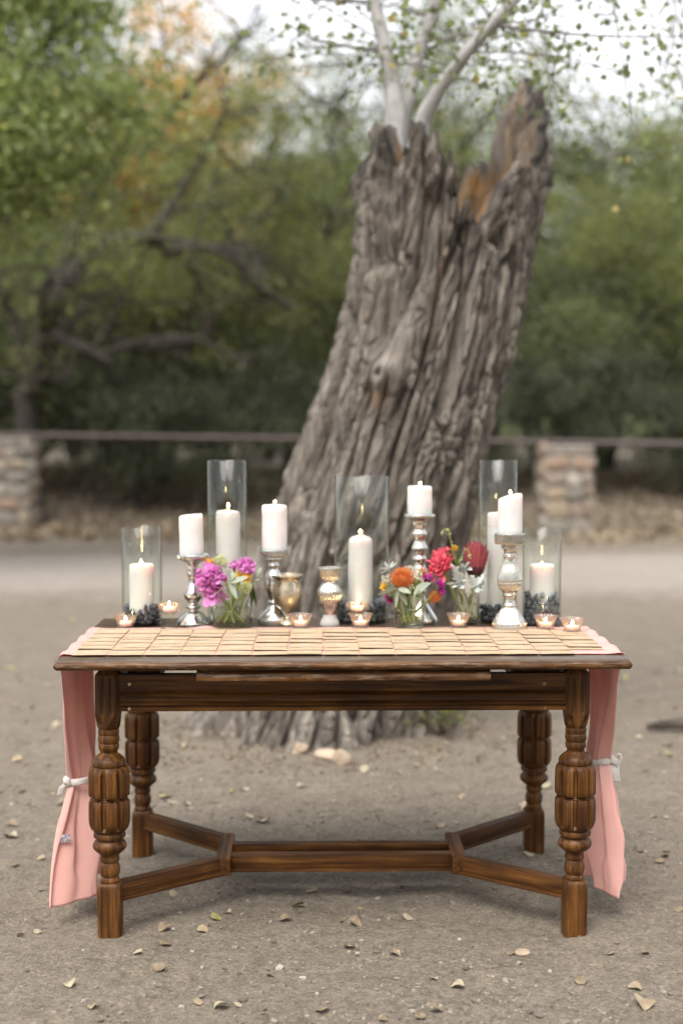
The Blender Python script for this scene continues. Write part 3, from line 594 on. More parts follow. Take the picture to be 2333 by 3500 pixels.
for x, y, k, rz, s in spots:
    row = 'in the front row of the thicket behind the pipe rail' if y < 25 else ('in the middle of the thicket beyond the pipe rail' if y < 32 else 'at the back of the thicket below the hill')
    put_tree('mesquite_tree', VAR[k], x, y, rz, s, LOOK[k] + ' ' + row, MG)
SG = 'shrubs at the foot of the thicket'
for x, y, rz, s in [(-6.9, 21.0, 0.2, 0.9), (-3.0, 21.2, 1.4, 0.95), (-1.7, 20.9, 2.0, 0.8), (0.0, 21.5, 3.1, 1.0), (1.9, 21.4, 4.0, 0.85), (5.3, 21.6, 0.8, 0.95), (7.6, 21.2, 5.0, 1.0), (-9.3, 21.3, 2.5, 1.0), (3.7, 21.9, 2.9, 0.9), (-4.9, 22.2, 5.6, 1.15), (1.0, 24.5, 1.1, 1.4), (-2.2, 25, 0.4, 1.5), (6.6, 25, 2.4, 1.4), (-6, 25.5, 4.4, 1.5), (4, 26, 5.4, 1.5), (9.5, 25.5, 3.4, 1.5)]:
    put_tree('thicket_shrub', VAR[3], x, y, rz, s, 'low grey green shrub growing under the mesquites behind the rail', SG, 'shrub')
# the arching mesquite whose bare dark limbs show
AX = lambda px, py, dy=0.0: np.array([(px - 784) / 3267.0 * 20.2 + 4.36, dy, 1.30 + (983 - py) / 3267.0 * 20.2])
arch_l = [([np.zeros(3), AX(60, 930), AX(75, 860), AX(130, 700, -.2), AX(235, 570, -.3), AX(330, 548, -.3), AX(430, 585, -.2), AX(470, 690, 0), AX(466, 800, .1)], 0.19),
          ([AX(75, 870), AX(115, 775, -.2), AX(190, 790, -.4), AX(275, 828, -.6)], 0.17),
          ([AX(130, 710, -.2), AX(190, 480, .2), AX(250, 370, .3), AX(320, 250, .3), AX(290, 150, .3)], 0.11),
          ([AX(330, 548, -.3), AX(420, 440, 0), AX(500, 300, .2), AX(520, 220, .2)], 0.09),
          ([AX(320, 330, .3), AX(400, 250, .2), AX(480, 175, 0), AX(575, 90, 0)], 0.08),
          ([AX(380, 555, -.2), AX(520, 575, -.2), AX(590, 650, 0), AX(680, 700, .2)], 0.12),
          ([AX(75, 870), AX(20, 700, .2), AX(-60, 560, .4), AX(-90, 400, .4)], 0.12)]
am = make_tree_meshes('arching_mesquite', 131, 6.0, 3, 0, 7000, 0.085, 0.034, LEAF_MESQ, low=0.15, sig=0.30, limbs_in=arch_l, droop=0.35, topcut=3.7)
put_tree('mesquite_tree', am, -4.36, 20.2, 0, 1.0, 'mesquite with bare dark limbs arching over beside a stone pillar', 'arching mesquite')
# taller, looser trees whose leaves break up the sky
tall = make_tree_meshes('tall_cottonwood', 141, 8.0, 3.0, 6, 8500, 0.10, 0.08, LEAF_PALE, low=0.05, sig=0.36, droop=0.1, rad=0.13)
put_tree('tall_cottonwood', tall, 0.9, 25.5, 1.1, (0.8, 0.8, 1.15), 'tall loose cottonwood rising above the thicket behind the broken trunk', 'tall cottonwoods')
put_tree('tall_cottonwood', tall, 5.2, 31.5, 3.9, (1.1, 1.1, 1.25), 'tall sparse cottonwood rising above the thicket beyond the bare stone pillar', 'tall cottonwoods')
gold = make_tree_meshes('sun_tinted_cottonwood', 145, 9.2, 3.0, 7, 30000, 0.11, 0.09, LEAF_SUN_TINT, low=0.15, sig=0.40, droop=0.15, rad=0.13)  # stands for sunlit trees on the hillside; the glow is in the leaf colour
put_tree('sun_tinted_cottonwood', gold, -4.3, 30.0, 0.7, (0.95, 0.95, 0.98), 'cottonwood with orange sunlight painted into its leaves above the arching mesquite', 'sun-tinted cottonwood')
put_tree('tall_cottonwood', tall, 8.2, 33.0, 0.3, (1.1, 1.1, 1.2), 'tall cottonwood at the far end of the thicket', 'tall cottonwoods')
put_tree('tall_cottonwood', tall, 2.6, 35.0, 2.4, (1.0, 1.0, 1.25), 'tall cottonwood rising far behind the spike of the broken trunk', 'tall cottonwoods')
# leafy cottonwood overhanging from the side
ov_l = [([np.zeros(3), np.array([0.1, 0, 1.2]), np.array([0.35, -.1, 2.4]), np.array([0.9, -.2, 3.4]), np.array([1.5, -.3, 3.7]), np.array([2.2, -.3, 3.75])], 0.17),
        ([np.array([0.3, 0, 2.2]), np.array([0.8, -.3, 2.9]), np.array([1.4, -.4, 3.1]), np.array([1.95, -.4, 2.9])], 0.08),
        ([np.array([0.35, 0, 2.4]), np.array([0.4, .3, 3.4]), np.array([0.8, .4, 4.4]), np.array([1.3, .4, 5.0])], 0.10),
        ([np.array([0.2, 0, 1.9]), np.array([0.6, .3, 2.4]), np.array([1.1, .4, 2.55]), np.array([1.55, .4, 2.3])], 0.06),
        ([np.array([0.3, 0, 2.3]), np.array([0.7, .3, 3.2]), np.array([1.3, .5, 3.6]), np.array([2.0, .5, 3.7])], 0.07),
        ([np.array([0.35, 0, 2.4]), np.array([0.8, .2, 3.1]), np.array([1.15, .3, 3.35]), np.array([1.5, .3, 3.3])], 0.06),
        ([np.array([0.2, 0, 2.0]), np.array([0.7, -.4, 2.6]), np.array([1.2, -.6, 2.7]), np.array([1.6, -.6, 2.5])], 0.05),
        ([np.array([0.3, 0, 2.3]), np.array([-0.3, .3, 3.2]), np.array([-0.8, .4, 4.2])], 0.09)]
ovm = make_tree_meshes('overhanging_cottonwood', 151, 1.7, 2, 0, 52000, 0.045, 0.037, LEAF_COT, low=0.4, sig=0.20, limbs_in=ov_l, droop=0.5)
put_tree('overhanging_cottonwood', ovm, -4.95, 13.2, 0.1, (1.42, 1.42, 1.5), 'leafy bright green cottonwood hanging in over the edge of the clearing', 'overhanging cottonwood')
# woods on the near side of the clearing, seen only in reflections
for x, y, k, rz, s in [(-7, -9, 0, 0.4, 1.7), (-1.5, -10, 2, 1.9, 1.7), (4.5, -9.5, 1, 3.0, 1.8), (10, -7, 0, 4.2, 1.6), (-12, -4, 2, 5.2, 1.6), (-3.5, -16, 0, 2.2, 2.2), (3, -16, 2, 0.7, 2.2)]:
    put_tree('mesquite_tree', VAR[k], x, y, rz, s, 'mesquite tree facing the front of the table across the clearing', 'mesquite trees across the clearing')

# ------------------------------------------------------------------ stone pillars and pipe rail
STONE_W = M('field_stone', 0.9); oi = STONE_W.n('ShaderNodeObjectInfo'); cc = STONE_W.ramp(oi.outputs['Random'], [(0, (0.13, 0.115, 0.10)), (0.2, (0.23, 0.20, 0.165)), (0.4, (0.26, 0.17, 0.12)), (0.6, (0.21, 0.185, 0.155)), (0.8, (0.29, 0.22, 0.145)), (1, (0.34, 0.31, 0.27))])
nz = STONE_W.noise(STONE_W.coord(rand=9.0), 6.0, 5); STONE_W.color(STONE_W.mix(0.5, cc, STONE_W.mix(1.0, cc, STONE_W.ramp(nz, [(0.3, (0.6, 0.6, 0.6)), (0.7, (1.2, 1.2, 1.2))]), 'MULTIPLY'))); STONE_W.bump(nz, 0.5, 0.02); STONE_W = STONE_W.m
MORTAR = simple('rough_mortar', (0.19, 0.168, 0.14), 0.95, 0.2, 12.0, 0.8, 0.02)
rocks = [mesh_py('stone', *block_stone(3, 30 + k), STONE_W) for k in range(7)]
def pillar(x, y, rz, wd, h, label):
    z = float(gz(x, y)); e = empty('stone_pillar', (x, y, z), rz, label, 'pillar', 'stone pillars of the rail'); rg = np.random.default_rng(int(abs(x * 100)))
    ob('core', MB().add(*box(-wd / 2, wd / 2, -wd / 2, wd / 2, -0.15, h - 0.03, 0.05, 3)).mesh('core', MORTAR), e)
    ob('cap', MB().add(*box(-wd / 2 - 0.012, wd / 2 + 0.012, -wd / 2 - 0.012, wd / 2 + 0.012, h - 0.12, h, 0.03, 3)).mesh('cap', MORTAR), e)
    for f in range(4):
        a = f * PI / 2; zz = 0.04
        while zz < h - 0.16:
            rh = rg.uniform(0.13, 0.27); xx = -wd / 2
            while xx < wd / 2 - 0.04:
                rw = min(rg.uniform(0.14, 0.36), wd / 2 - xx)
                if rw > 0.07:
                    lx = xx + rw / 2; p = Matrix.Rotation(a, 4, 'Z') @ Vector((lx, -wd / 2 - 0.004, zz + rh / 2 + rg.uniform(-.02, .02)))
                    ob('stone', rocks[rg.integers(0, 7)], e, p, (0, rg.uniform(-0.3, 0.3), a), (rw * 0.47, rg.uniform(0.03, 0.05) / 0.55, rh * 0.47))
                xx += rw + 0.012
            zz += rh + 0.01
    for k in range(9):
        a = rg.uniform(0, 2 * PI); ob('stone', rocks[rg.integers(0, 7)], e, (math.cos(a) * wd * 0.60, math.sin(a) * wd * 0.60, 0.02), (rg.uniform(0, 3), rg.uniform(0, 3), a), rg.uniform(0.05, 0.09))
    return e
zR, zL = float(gz(2.87, 18.25)), float(gz(-4.45, 19.3))
pillar(2.86, 18.25, 0.05, 0.60, 1.145 - zR, 'squat rubble stone pillar standing alone on the dry leafy bank')
pillar(-4.50, 19.3, 0.02, 0.66, 1.235 - zL, 'rubble stone pillar in front of the arching mesquite')
RUST = simple('rusty_pipe', (0.07, 0.05, 0.045), 0.65, 0.25, 25.0, 0.3, 0.003)
d = np.array([2.87 + 4.45, 18.25 - 19.3, 1.145 - 1.235]); A = np.array([-4.45, 19.3, 1.235 + 0.034])
o = ob('pipe_rail', MB().add(*tube([A + d * t for t in np.linspace(-0.9, 1.9, 24)], 0.035, 14)).mesh('pipe_rail', RUST)); tag(o, 'long rusty brown pipe rail laid across the tops of the stone pillars', 'rail')

# ------------------------------------------------------------------ table
TX0, TY0, TYAW = -0.0026, 4.1254, 0.0178
ZT = 0.765
table = empty('wooden_table', (TX0, TY0, 0), TYAW, 'carved dark oak draw-leaf table with bulbous turned legs', 'table')
def part(name, V, F, mat, parent=table, smooth=True):
    o = ob(name, mesh_py(name, V, F, mat, smooth), parent)
    return o
def flat_shade(o, ang=35):
    me = o.data; me.polygons.foreach_set('use_smooth', np.ones(len(me.polygons), bool)); me.set_sharp_from_angle(angle=R(ang)); return o
HL, YF, YB = 0.739, -0.492, 0.357
def board(x0, x1, y0, y1, z0, z1, rnd, axis='x'):
    """moulded plank: rounded nosing on front/back"""
    prof = [(y0 + 0.006, z0), (y0, z0 + 0.004), (y0, z0 + (z1 - z0) * .45), (y0 + 0.003, z0 + (z1 - z0) * .62), (y0 + 0.010, z1 - 0.002), (y0 + 0.018, z1), (y1 - 0.018, z1), (y1 - 0.010, z1 - 0.002), (y1, z0 + (z1 - z0) * .5), (y1, z0 + 0.004), (y1 - 0.006, z0)]
    n = 60; xs = np.linspace(x0, x1, n); V = []; F = []
    for x in xs:
        for q, (y, z) in enumerate(prof):
            jit = 0.0012 * float(vnoise(x * 60, q * 3.1, 0, 3)) if rnd else 0
            V.append((x, y + (jit if q < 5 else 0), z + (jit if 2 < q < 5 else 0)))
    m_ = len(prof)
    for i in range(n - 1):
        for j in range(m_): F.append((i * m_ + j, (i + 1) * m_ + j, (i + 1) * m_ + (j + 1) % m_, i * m_ + (j + 1) % m_)[::-1])
    F += [tuple(range(m_)), tuple(range((n - 1) * m_, n * m_))[::-1]]
    return V, F
flat_shade(part('board', *board(-HL + 0.108, HL - 0.108, YF, YB, ZT - 0.025, ZT, True), TOP_X), 50)
for s in (-1, 1):
    a, b = (-HL, -HL + 0.1075) if s < 0 else (HL - 0.1075, HL)
    flat_shade(part('breadboard_end', *board(a, b, YF, YB, ZT - 0.025, ZT - 0.0004, True), TOP_Y), 50)
nose = lambda x0, x1: tube([(x, YF + 0.0035 + 0.0012 * float(vnoise(x * 25, 1, 0, 9)), ZT - 0.0135 + 0.001 * float(vnoise(x * 31, 4, 0, 9))) for x in np.linspace(x0, x1, 160)], 0.0098, 10)
part('edge_nosing', *nose(-HL, HL), WOOD_EDGE)
for s in (-1, 1):
    part('edge_nosing', *tube([(s * (HL - 0.0035), y, ZT - 0.0135) for y in np.linspace(YF, YB, 60)], 0.0098, 10), WOOD_EDGE_Y)
dl = flat_shade(part('draw_leaf', *board(-0.38, 0.38, YF + 0.009, 0.0, 0.7085, ZT - 0.0265, True), WOOD_EDGE), 50)
# aprons
AP = [(0, 0.612), (-0.006, 0.613), (-0.007, 0.624), (-0.004, 0.629), (-0.013, 0.6295), (-0.0145, 0.6325), (-0.012, 0.636), (-0.004, 0.640), (-0.003, 0.649), (-0.011, 0.651), (-0.0125, 0.6555), (-0.010, 0.660), (-0.003, 0.6645), (-0.0035, 0.667), (-0.006, 0.669), (-0.006, 0.7115), (0, 0.712), (0.018, 0.712), (0.018, 0.612)]
def apron(x0, x1, y, flip=1):
    n = len(AP); V = [(x, y + flip * a, z) for x in (x0, x1) for a, z in AP]; F = [(j, (j + 1) % n, n + (j + 1) % n, n + j) if flip > 0 else (j, n + j, n + (j + 1) % n, (j + 1) % n) for j in range(n)]
    F += [tuple(range(n))[::-1] if flip > 0 else tuple(range(n)), tuple(range(n, 2 * n)) if flip > 0 else tuple(range(n, 2 * n))[::-1]]; return V, F
LW, LD = 0.6245, 0.3594
fa = flat_shade(part('apron', *apron(-LW + 0.031, LW - 0.031, -LD - 0.016), WOOD_X), 30)
flat_shade(part('apron', *apron(-LW + 0.031, LW - 0.031, LD + 0.016, -1), WOOD_X), 30)
for s in (-1, 1):
    V, F = apron(-LD + 0.031, LD - 0.031, 0); m4 = Matrix.Rotation(s * PI / 2, 4, 'Z'); V = rot_pts(V, m4, (s * (LW + 0.016), 0, 0)); flat_shade(part('apron', V, F, WOOD_Y), 30)
for x, z in ((-0.565, 0.686), (-0.566, 0.6195)):
    ob('stud', mesh_py('stud', *lathe([(0.0045, 0), (0.0045, 0.0015), (0.003, 0.003)], 14), simple('pale_stud_%d' % int(z * 1000), (0.45, 0.38, 0.22), 0.4)), table, (x, -LD - 0.0215, z), (PI / 2, 0, 0))
for x, z in ((0.535, 0.684), (0.538, 0.6195)):
    ob('screw', mesh_py('screw', *lathe([(0.0062, 0), (0.0062, 0.0008), (0.0035, 0.0010), (0.0032, 0.0025), (0.0028, 0.0028)], 14), simple('chipped_screw_%d' % int(z * 1000), (0.24, 0.15, 0.08), 0.5)), table, (x, -LD - 0.0215, z), (PI / 2, 0, 0))
for x0, x1 in ((-0.575, -0.488), (0.452, 0.585)):
    flat_shade(part('bearer', *box(x0, x1, -LD + 0.02, LD - 0.02, 0.69, ZT - 0.026, 0.003), WOOD_Y))
# legs
LEG = [(0.5624, 0.0268), (0.5589, 0.0278), (0.55, 0.0278), (0.5472, 0.0258), (0.5447, 0.0278), (0.5359, 0.0289), (0.5281, 0.0278), (0.5246, 0.0251), (0.5218, 0.0271), (0.5147, 0.0278), (0.5083, 0.0268), (0.5055, 0.0237), (0.4988, 0.023), (0.4952, 0.0264), (0.4892, 0.0341), (0.4828, 0.0411), (0.4775, 0.0445), (0.4715, 0.0452), (0.4669, 0.0449), (0.4648, 0.0418), (0.4623, 0.0473), (0.4545, 0.0525), (0.4438, 0.0546), (0.4300, 0.055), (0.4155, 0.055), (0.400, 0.055), (0.3853, 0.0546), (0.3828, 0.0529), (0.3807, 0.0445), (0.3771, 0.0432), (0.375, 0.0445), (0.3728, 0.0508), (0.3657, 0.0543), (0.352, 0.055), (0.3373, 0.055), (0.324, 0.055), (0.3124, 0.0546), (0.3017, 0.0525), (0.2938, 0.0487), (0.2874, 0.0425), (0.2849, 0.039), (0.2817, 0.0418), (0.2767, 0.0428), (0.2714, 0.0418), (0.2693, 0.0338), (0.2643, 0.0341), (0.2589, 0.0404), (0.2518, 0.0445), (0.2475, 0.0452), (0.2404, 0.0438), (0.2322, 0.0362), (0.225, 0.0271), (0.2197, 0.0244), (0.2161, 0.0251), (0.2107, 0.0264), (0.2054, 0.0254), (0.2025, 0.0223), (0.1964, 0.0251), (0.1875, 0.0271), (0.1786, 0.0275), (0.1696, 0.0258), (0.1625, 0.0226), (0.1596, 0.0244), (0.1546, 0.0264), (0.1496, 0.0261), (0.1474, 0.0244)]
def flute_mod(th, i, r, z):
    base = np.full(len(th), r)
    if 0.296 < z < 0.4585 and r > 0.048:
        k = np.abs(np.angle(np.exp(1j * 8 * (th + 0.16)))) / 8
        top = 1.0 if z < 0.3728 else min(1.0, (0.4585 - z) / 0.012)
        base = base - 0.0095 * (1 - sstep(0.085, 0.125, k)) * top
    return base
shaft_prof = [(r, z) for z, r in LEG][::-1]
shaft = mesh_py('leg', *lathe(shaft_prof, 128, flute_mod), WOOD_Z); shaft.set_sharp_from_angle(angle=R(42))
def sq_r(th, hw, ch):
    a = np.abs(np.angle(np.exp(1j * 4 * (th))) / 4); r = hw / np.cos(a); lim = hw * (math.sqrt(2) - ch) / np.cos(PI / 4 - a); return np.minimum(r, lim)
def block_mod(th, i, r, z):
    ch = 0.22 if z > 0.61 else 0.22 + 0.45 * sstep(0.61, 0.566, z)
    rr = sq_r(th, r, float(ch))
    if 0.600 < z < 0.706:
        face = np.tan(np.angle(np.exp(1j * 4 * th)) / 4)
        fl = (1 - sstep(0.10, 0.17, np.abs(np.abs(face) - 0.36))) * min(1, (z - 0.600) / 0.012) * min(1, (0.706 - z) / 0.01 + 0.6)
        rr = rr - 0.0042 * fl
    if 0.575 < z < 0.600:
        face = np.tan(np.angle(np.exp(1j * 4 * th)) / 4); rr = rr - 0.004 * (1 - sstep(0.0, 0.35, np.abs(np.abs(face) - 0.75)))
    return rr
blk = [(0.0255, 0.5600), (0.0272, 0.5642), (0.0300, 0.569), (0.0312, 0.575), (0.0318, 0.582), (0.0322, 0.590), (0.0324, 0.597), (0.0324, 0.6005), (0.0324, 0.606), (0.0324, 0.613), (0.0324, 0.65), (0.0324, 0.695), (0.0324, 0.7065), (0.031, 0.7122), (0.022, 0.722), (0.020, 0.739)]
block = mesh_py('corner_block', *lathe(blk, 160, block_mod), WOOD_Z); block.set_sharp_from_angle(angle=R(40))
def foot_mod(th, i, r, z): return sq_r(th, r, 0.14 + 0.10 * float(vnoise(z * 25, 2, 0, 3)))
ftp = [(0.0308, -0.03), (0.0311, 0.0), (0.0313, 0.02), (0.0313, 0.045), (0.0312, 0.07), (0.0312, 0.10), (0.0312, 0.125), (0.0308, 0.136), (0.0290, 0.1445), (0.0235, 0.1490)]
foot = mesh_py('foot_block', *lathe(ftp, 120, foot_mod), WOOD_Z); foot.set_sharp_from_angle(angle=R(40))
for sx in (-1, 1):
    for sy in (-1, 1):
        l_ = ob('leg', shaft, table, (sx * LW, sy * LD, 0)); ob('corner_block', block, l_); ob('foot_block', foot, l_)
# stretchers: two spreading arms at each end, joined by cross pieces and a pair of long rails
def bar(p, q, wd, z0, z1, ext=0.0):
    p, q = Vector(p), Vector(q); d = q - p; L_ = d.length; a = math.atan2(d.y, d.x)
    V, F = box(-ext, L_ + ext, -wd / 2, wd / 2, z0 + 0.009, z1, 0.0025); n0 = len(V)
    V2, F2 = box(-ext + 0.001, L_ + ext - 0.001, -wd / 2 - 0.0035, wd / 2 + 0.0035, z0, z0 + 0.0095, 0.002)
    V = list(V) + list(V2); F = list(F) + [[i + n0 for i in f] for f in F2]
    m4 = Matrix.Translation((p.x, p.y, 0)) @ Matrix.Rotation(a, 4, 'Z'); return [tuple(m4 @ Vector(v)) for v in V], F
Z0, Z1 = 0.092, 0.143
for sx in (-1, 1):
    for sy, yn in ((-1, -0.128), (1, 0.082)):
        # each arm runs along its own axis, so give it its own turned object
        p, q = Vector((sx * (LW - 0.012), sy * (LD - 0.012), 0)), Vector((sx * 0.340, yn, 0)); d = q - p; a = math.atan2(d.y, d.x)
        V, F = bar((0, 0, 0), (d.length, 0, 0), 0.030, Z0, Z1)
        o = flat_shade(part('stretcher_arm', V, F, WOOD_X)); o.location = p; o.rotation_euler = (0, 0, a)
    V, F = bar((sx * 0.336, -0.150, 0), (sx * 0.336, 0.104, 0), 0.040, Z0 + 0.0012, Z1 + 0.0015); flat_shade(part('stretcher_crosspiece', V, F, WOOD_Y))
for y in (-0.094, 0.012):
    V, F = bar((-0.318, y, 0), (0.318, y, 0), 0.034, Z0 + 0.0006, Z1 - 0.0008); flat_shade(part('stretcher_rail', V, F, WOOD_X))

def tw_(x, y, z=0.0):                      # table-local to world
    c_, s_ = math.cos(TYAW), math.sin(TYAW); return (TX0 + x * c_ - y * s_, TY0 + x * s_ + y * c_, z)

# ------------------------------------------------------------------ runner
def runner():
    Ytop0, Ytop1 = -0.408, 0.098; nv = 72; v = np.linspace(-1, 1, nv); rows = []
    yc, hw0 = (Ytop0 + Ytop1) / 2, (Ytop1 - Ytop0) / 2
    def hang(side, st, S, tw_hw, end_hw, ph, nrow=110):
        out = []
        for s in np.linspace(0.0, S, nrow)[1:]:
            if s < st:
                q = s / st; hw = tw_hw + (hw0 - tw_hw) * (1 - q) ** (1.05); A = 0.004 + 0.021 * q ** 0.7
                twst = 0.0
            else:
                q = (s - st) / (S - st); hw = tw_hw + (end_hw - tw_hw) * q ** 0.62; A = 0.023 + 0.034 * math.sin(min(1, q * 1.3) * PI / 2); twst = 0.03 * q
            k = 4.2 if s >= st else 3.4 + 0.8 * (s / st)
            fold = np.sin(k * PI * v * 0.5 + ph + 1.2 * s) + 0.4 * np.sin(2.3 * k * PI * v * 0.5 + 1.7 * ph + 5 * s) + 0.3 * vnoise(v * 5, s * 9, ph) + 0.12 * vnoise(v * 14, s * 16, ph)
            bulge = 0.014 * math.exp(-((s - 0.02) / 0.03) ** 2)
            x = side * (HL + 0.008 - 0.012 * min(1, s / 0.04) + A * fold * (0.8 if s >= st else 1.0) + ((0.004 if side < 0 else 0.012) * (s - st) / (S - st) if s >= st else 0))
            y = yc + hw * v + 0.012 * math.sin(4 * s + ph) * min(1, s * 4) + 0.01 * vnoise(v * 3, s * 6, ph + 3) * min(1, s * 8)
            z = np.full(nv, ZT - 0.006 - s) + (0.016 * np.sin(2.2 * v + ph) * max(0, (s - S * 0.7) / (S * 0.3)))
            out.append(np.stack([x, y, z], 1))
        return out
    left = hang(-1, 0.385, 0.69, 0.036, 0.150, 0.4)[::-1]; right = hang(1, 0.335, 0.685, 0.036, 0.135, 2.0)
    top = []
    xs = np.linspace(-HL - 0.004, HL + 0.004, 170)
    for x in xs:
        y = yc + hw0 * v + 0.004 * vnoise(x * 6, 0.5, 0, 2) + np.where(v > 0.8, 0.006 * vnoise(x * 9, 2, 0, 5), 0)
        edge = sstep(HL - 0.05, HL, abs(x)); z = ZT + 0.0022 + 0.0012 * (1 + vnoise(x * 14, y * 14, 0, 6)) * 0.5 + edge * 0.006 * (0.5 + 0.5 * np.sin(v * 11 + 2 * x)) + 0.008 * np.exp(-(((x + 0.40) / 0.03) ** 2 + ((v - 0.97) / 0.09) ** 2))
        z = np.where(abs(x) > HL - 0.002, z - 0.003, z)
        top.append(np.stack([np.full(nv, x), y, z], 1))
    rows = left + top + right; V = np.concatenate(rows); n = len(rows); i = np.arange(n * nv).reshape(n, nv)
    Q = np.stack([i[:-1, :-1].ravel(), i[1:, :-1].ravel(), i[1:, 1:].ravel(), i[:-1, 1:].ravel()], 1); return mesh_np('table_runner', V, Q, PINK)
rn = ob('table_runner', runner(), None, (TX0, TY0, 0), (0, 0, TYAW)); tag(rn, 'blush pink linen runner laid along the table and hanging off both ends', 'table runner')
so = rn.modifiers.new('thick', 'SOLIDIFY'); so.thickness = 0.0012; so.offset = 0
# woven care label near the hem of one end
CARE = M('white_care_label', 0.8, (0.74, 0.70, 0.68)); cv = CARE.noise(CARE.coord((160, 160, 160)), 1.0, 2); CARE.color(CARE.ramp(cv, [(0.50, (0.24, 0.22, 0.26)), (0.58, (0.60, 0.52, 0.52))])); 
V, F = box(-0.013, 0.013, -0.001, 0.001, -0.011, 0.011, 0.0004); ob('care_label', mesh_py('care_label', V, F, CARE.m), rn, (-0.762, -0.245, 0.232), (0.05, -0.05, 0.12))
def ribbon(side, z, label, tagged):
    c0 = tw_(side * (HL - 0.004), -0.155, z); e = empty('ribbon_tie', c0, TYAW, label, 'ribbon', 'ribbons tying up the runner')
    n = 48; th = np.linspace(0, 2 * PI, n, endpoint=False); prof = [(-0.010, 0.0), (-0.009, 0.003), (-0.004, 0.0045), (0.0, 0.0032), (0.004, 0.0045), (0.009, 0.003), (0.010, 0.0)]
    V = []; F = []
    for a, b in prof:
        for t in th:
            k = 1 + 0.05 * float(vnoise(t * 2, a * 200, 0, 3)); V.append(((0.031 + b) * math.cos(t) * k, (0.043 + b) * math.sin(t) * k, a + 0.006 * math.cos(t + 0.6)))
    m_ = len(prof)
    for i in range(m_ - 1):
        for j in range(n): F.append((i * n + j, i * n + (j + 1) % n, (i + 1) * n + (j + 1) % n, (i + 1) * n + j))
    ob('band', mesh_py('band', V, F, RIBBON), e)
    kx = side * 0.030; P, Fk = pebble(3, 77, (0.011, 0.012, 0.014), 0.45); ob('knot', mesh_py('knot', P, Fk, RIBBON), e, (kx, -0.032, 0.002))
    def strip(P, wd):
        S = spline(P, 14); V = []; F = []
        for i, p in enumerate(S): V += [tuple(p + np.array([wd / 2, 0, 0])), tuple(p + np.array([0, 0.003, 0.001])), tuple(p - np.array([wd / 2, 0, 0.0]))]
        for i in range(len(S) - 1):
            for j in range(2): F.append((i * 3 + j, i * 3 + j + 1, i * 3 + 4 + j, i * 3 + 3 + j))
        return V, F
    if tagged:
        o = ob('loop', mesh_py('loop', *tube(spline([(kx, -0.035, 0.008), (kx + 0.012, -0.04, 0.026), (kx + 0.018, -0.042, 0.012), (kx + 0.006, -0.04, -0.012)], 18), 0.0035, 8), RIBBON), e)
        V, F = strip([(kx, -0.04, -0.006), (kx - 0.003, -0.048, -0.026), (kx + 0.001, -0.047, -0.052)], 0.030); o = ob('tail', mesh_py('tail', V, F, RIBBON), e)
    else:
        V, F = strip([(kx, -0.036, 0.0), (kx - 0.016, -0.042, -0.012), (kx - 0.022, -0.04, -0.034)], 0.014); o = ob('tail', mesh_py('tail', V, F, RIBBON), e)
    so = o.modifiers.new('thick', 'SOLIDIFY'); so.thickness = 0.001
ribbon(-1, 0.374, 'ivory ribbon knotted round the runner end that has the care label', False)
ribbon(1, 0.424, 'ivory ribbon with a hanging loop and broad tail tying the runner end', True)

# ------------------------------------------------------------------ escort cards
def card_mesh(seed):
    rg = np.random.default_rng(seed); wd, ln = 0.0452, 0.052; nx, ny = 9, 8; V = []; lift = rg.uniform(0.0002, 0.0006) if seed % 4 else rg.uniform(0.0014, 0.0026); sk = rg.uniform(-0.6, 0.6)
    ys = np.linspace(1, -1, ny)
    for layer in (0, 1):
        for i, yy in enumerate(ys if layer == 0 else ys[::-1]):
            for xx in np.linspace(-1, 1, nx):
                t = (1 - yy) / 2; z = 0.0002 if layer == 1 else 0.0007 + lift * t ** 1.5 * (1 + sk * xx) + 0.00025 * math.sin(3 * xx + seed)
                V.append((xx * wd, yy * ln, z))
    # order: top layer from fold to front, bottom layer from front to fold
    Q = []
    for l in (0, 1):
        for i in range(ny - 1):
            for j in range(nx - 1):
                a = l * nx * ny + i * nx + j; Q.append((a, a + nx, a + nx + 1, a + 1) if l == 0 else (a, a + nx, a + nx + 1, a + 1))
    for j in range(nx - 1):
        a = j; b = nx * ny + (ny - 1) * nx + j; Q.append((a, a + 1, b + 1, b))
    return mesh_py('escort_card', V, Q, KRAFT)
CM = [card_mesh(k) for k in range(8)]
CG = 'kraft escort cards in columns on the runner'
rg = np.random.default_rng(5)
for c_ in range(15):
    x = (c_ - 7) * 0.0945 - 0.004; n = 5; depth = 0.105
    y_front, y_back = (-0.420, 0.065) if c_ < 14 else (-0.350, 0.03)
    ys = np.linspace(y_front + 0.052, y_back - 0.052, 7 if c_ % 4 else 6) + 0
    ys[1:-1] += rg.uniform(-0.02, 0.02, len(ys) - 2)
    for r_, y in enumerate(ys):
        o = ob('escort_card', CM[rg.integers(0, 8)], None, tw_(x + rg.normal() * 0.0012 + 0.0, y, ZT + 0.0040), (-0.012 if r_ > 0 else -0.003, rg.normal() * 0.004, TYAW + rg.normal() * 0.012))
        if r_ > 0: o.location.z += 0.0007 + 0.0001 * r_
        tag(o, 'folded kraft paper escort card with white script, overlapping others in a column on the runner', 'card', CG)

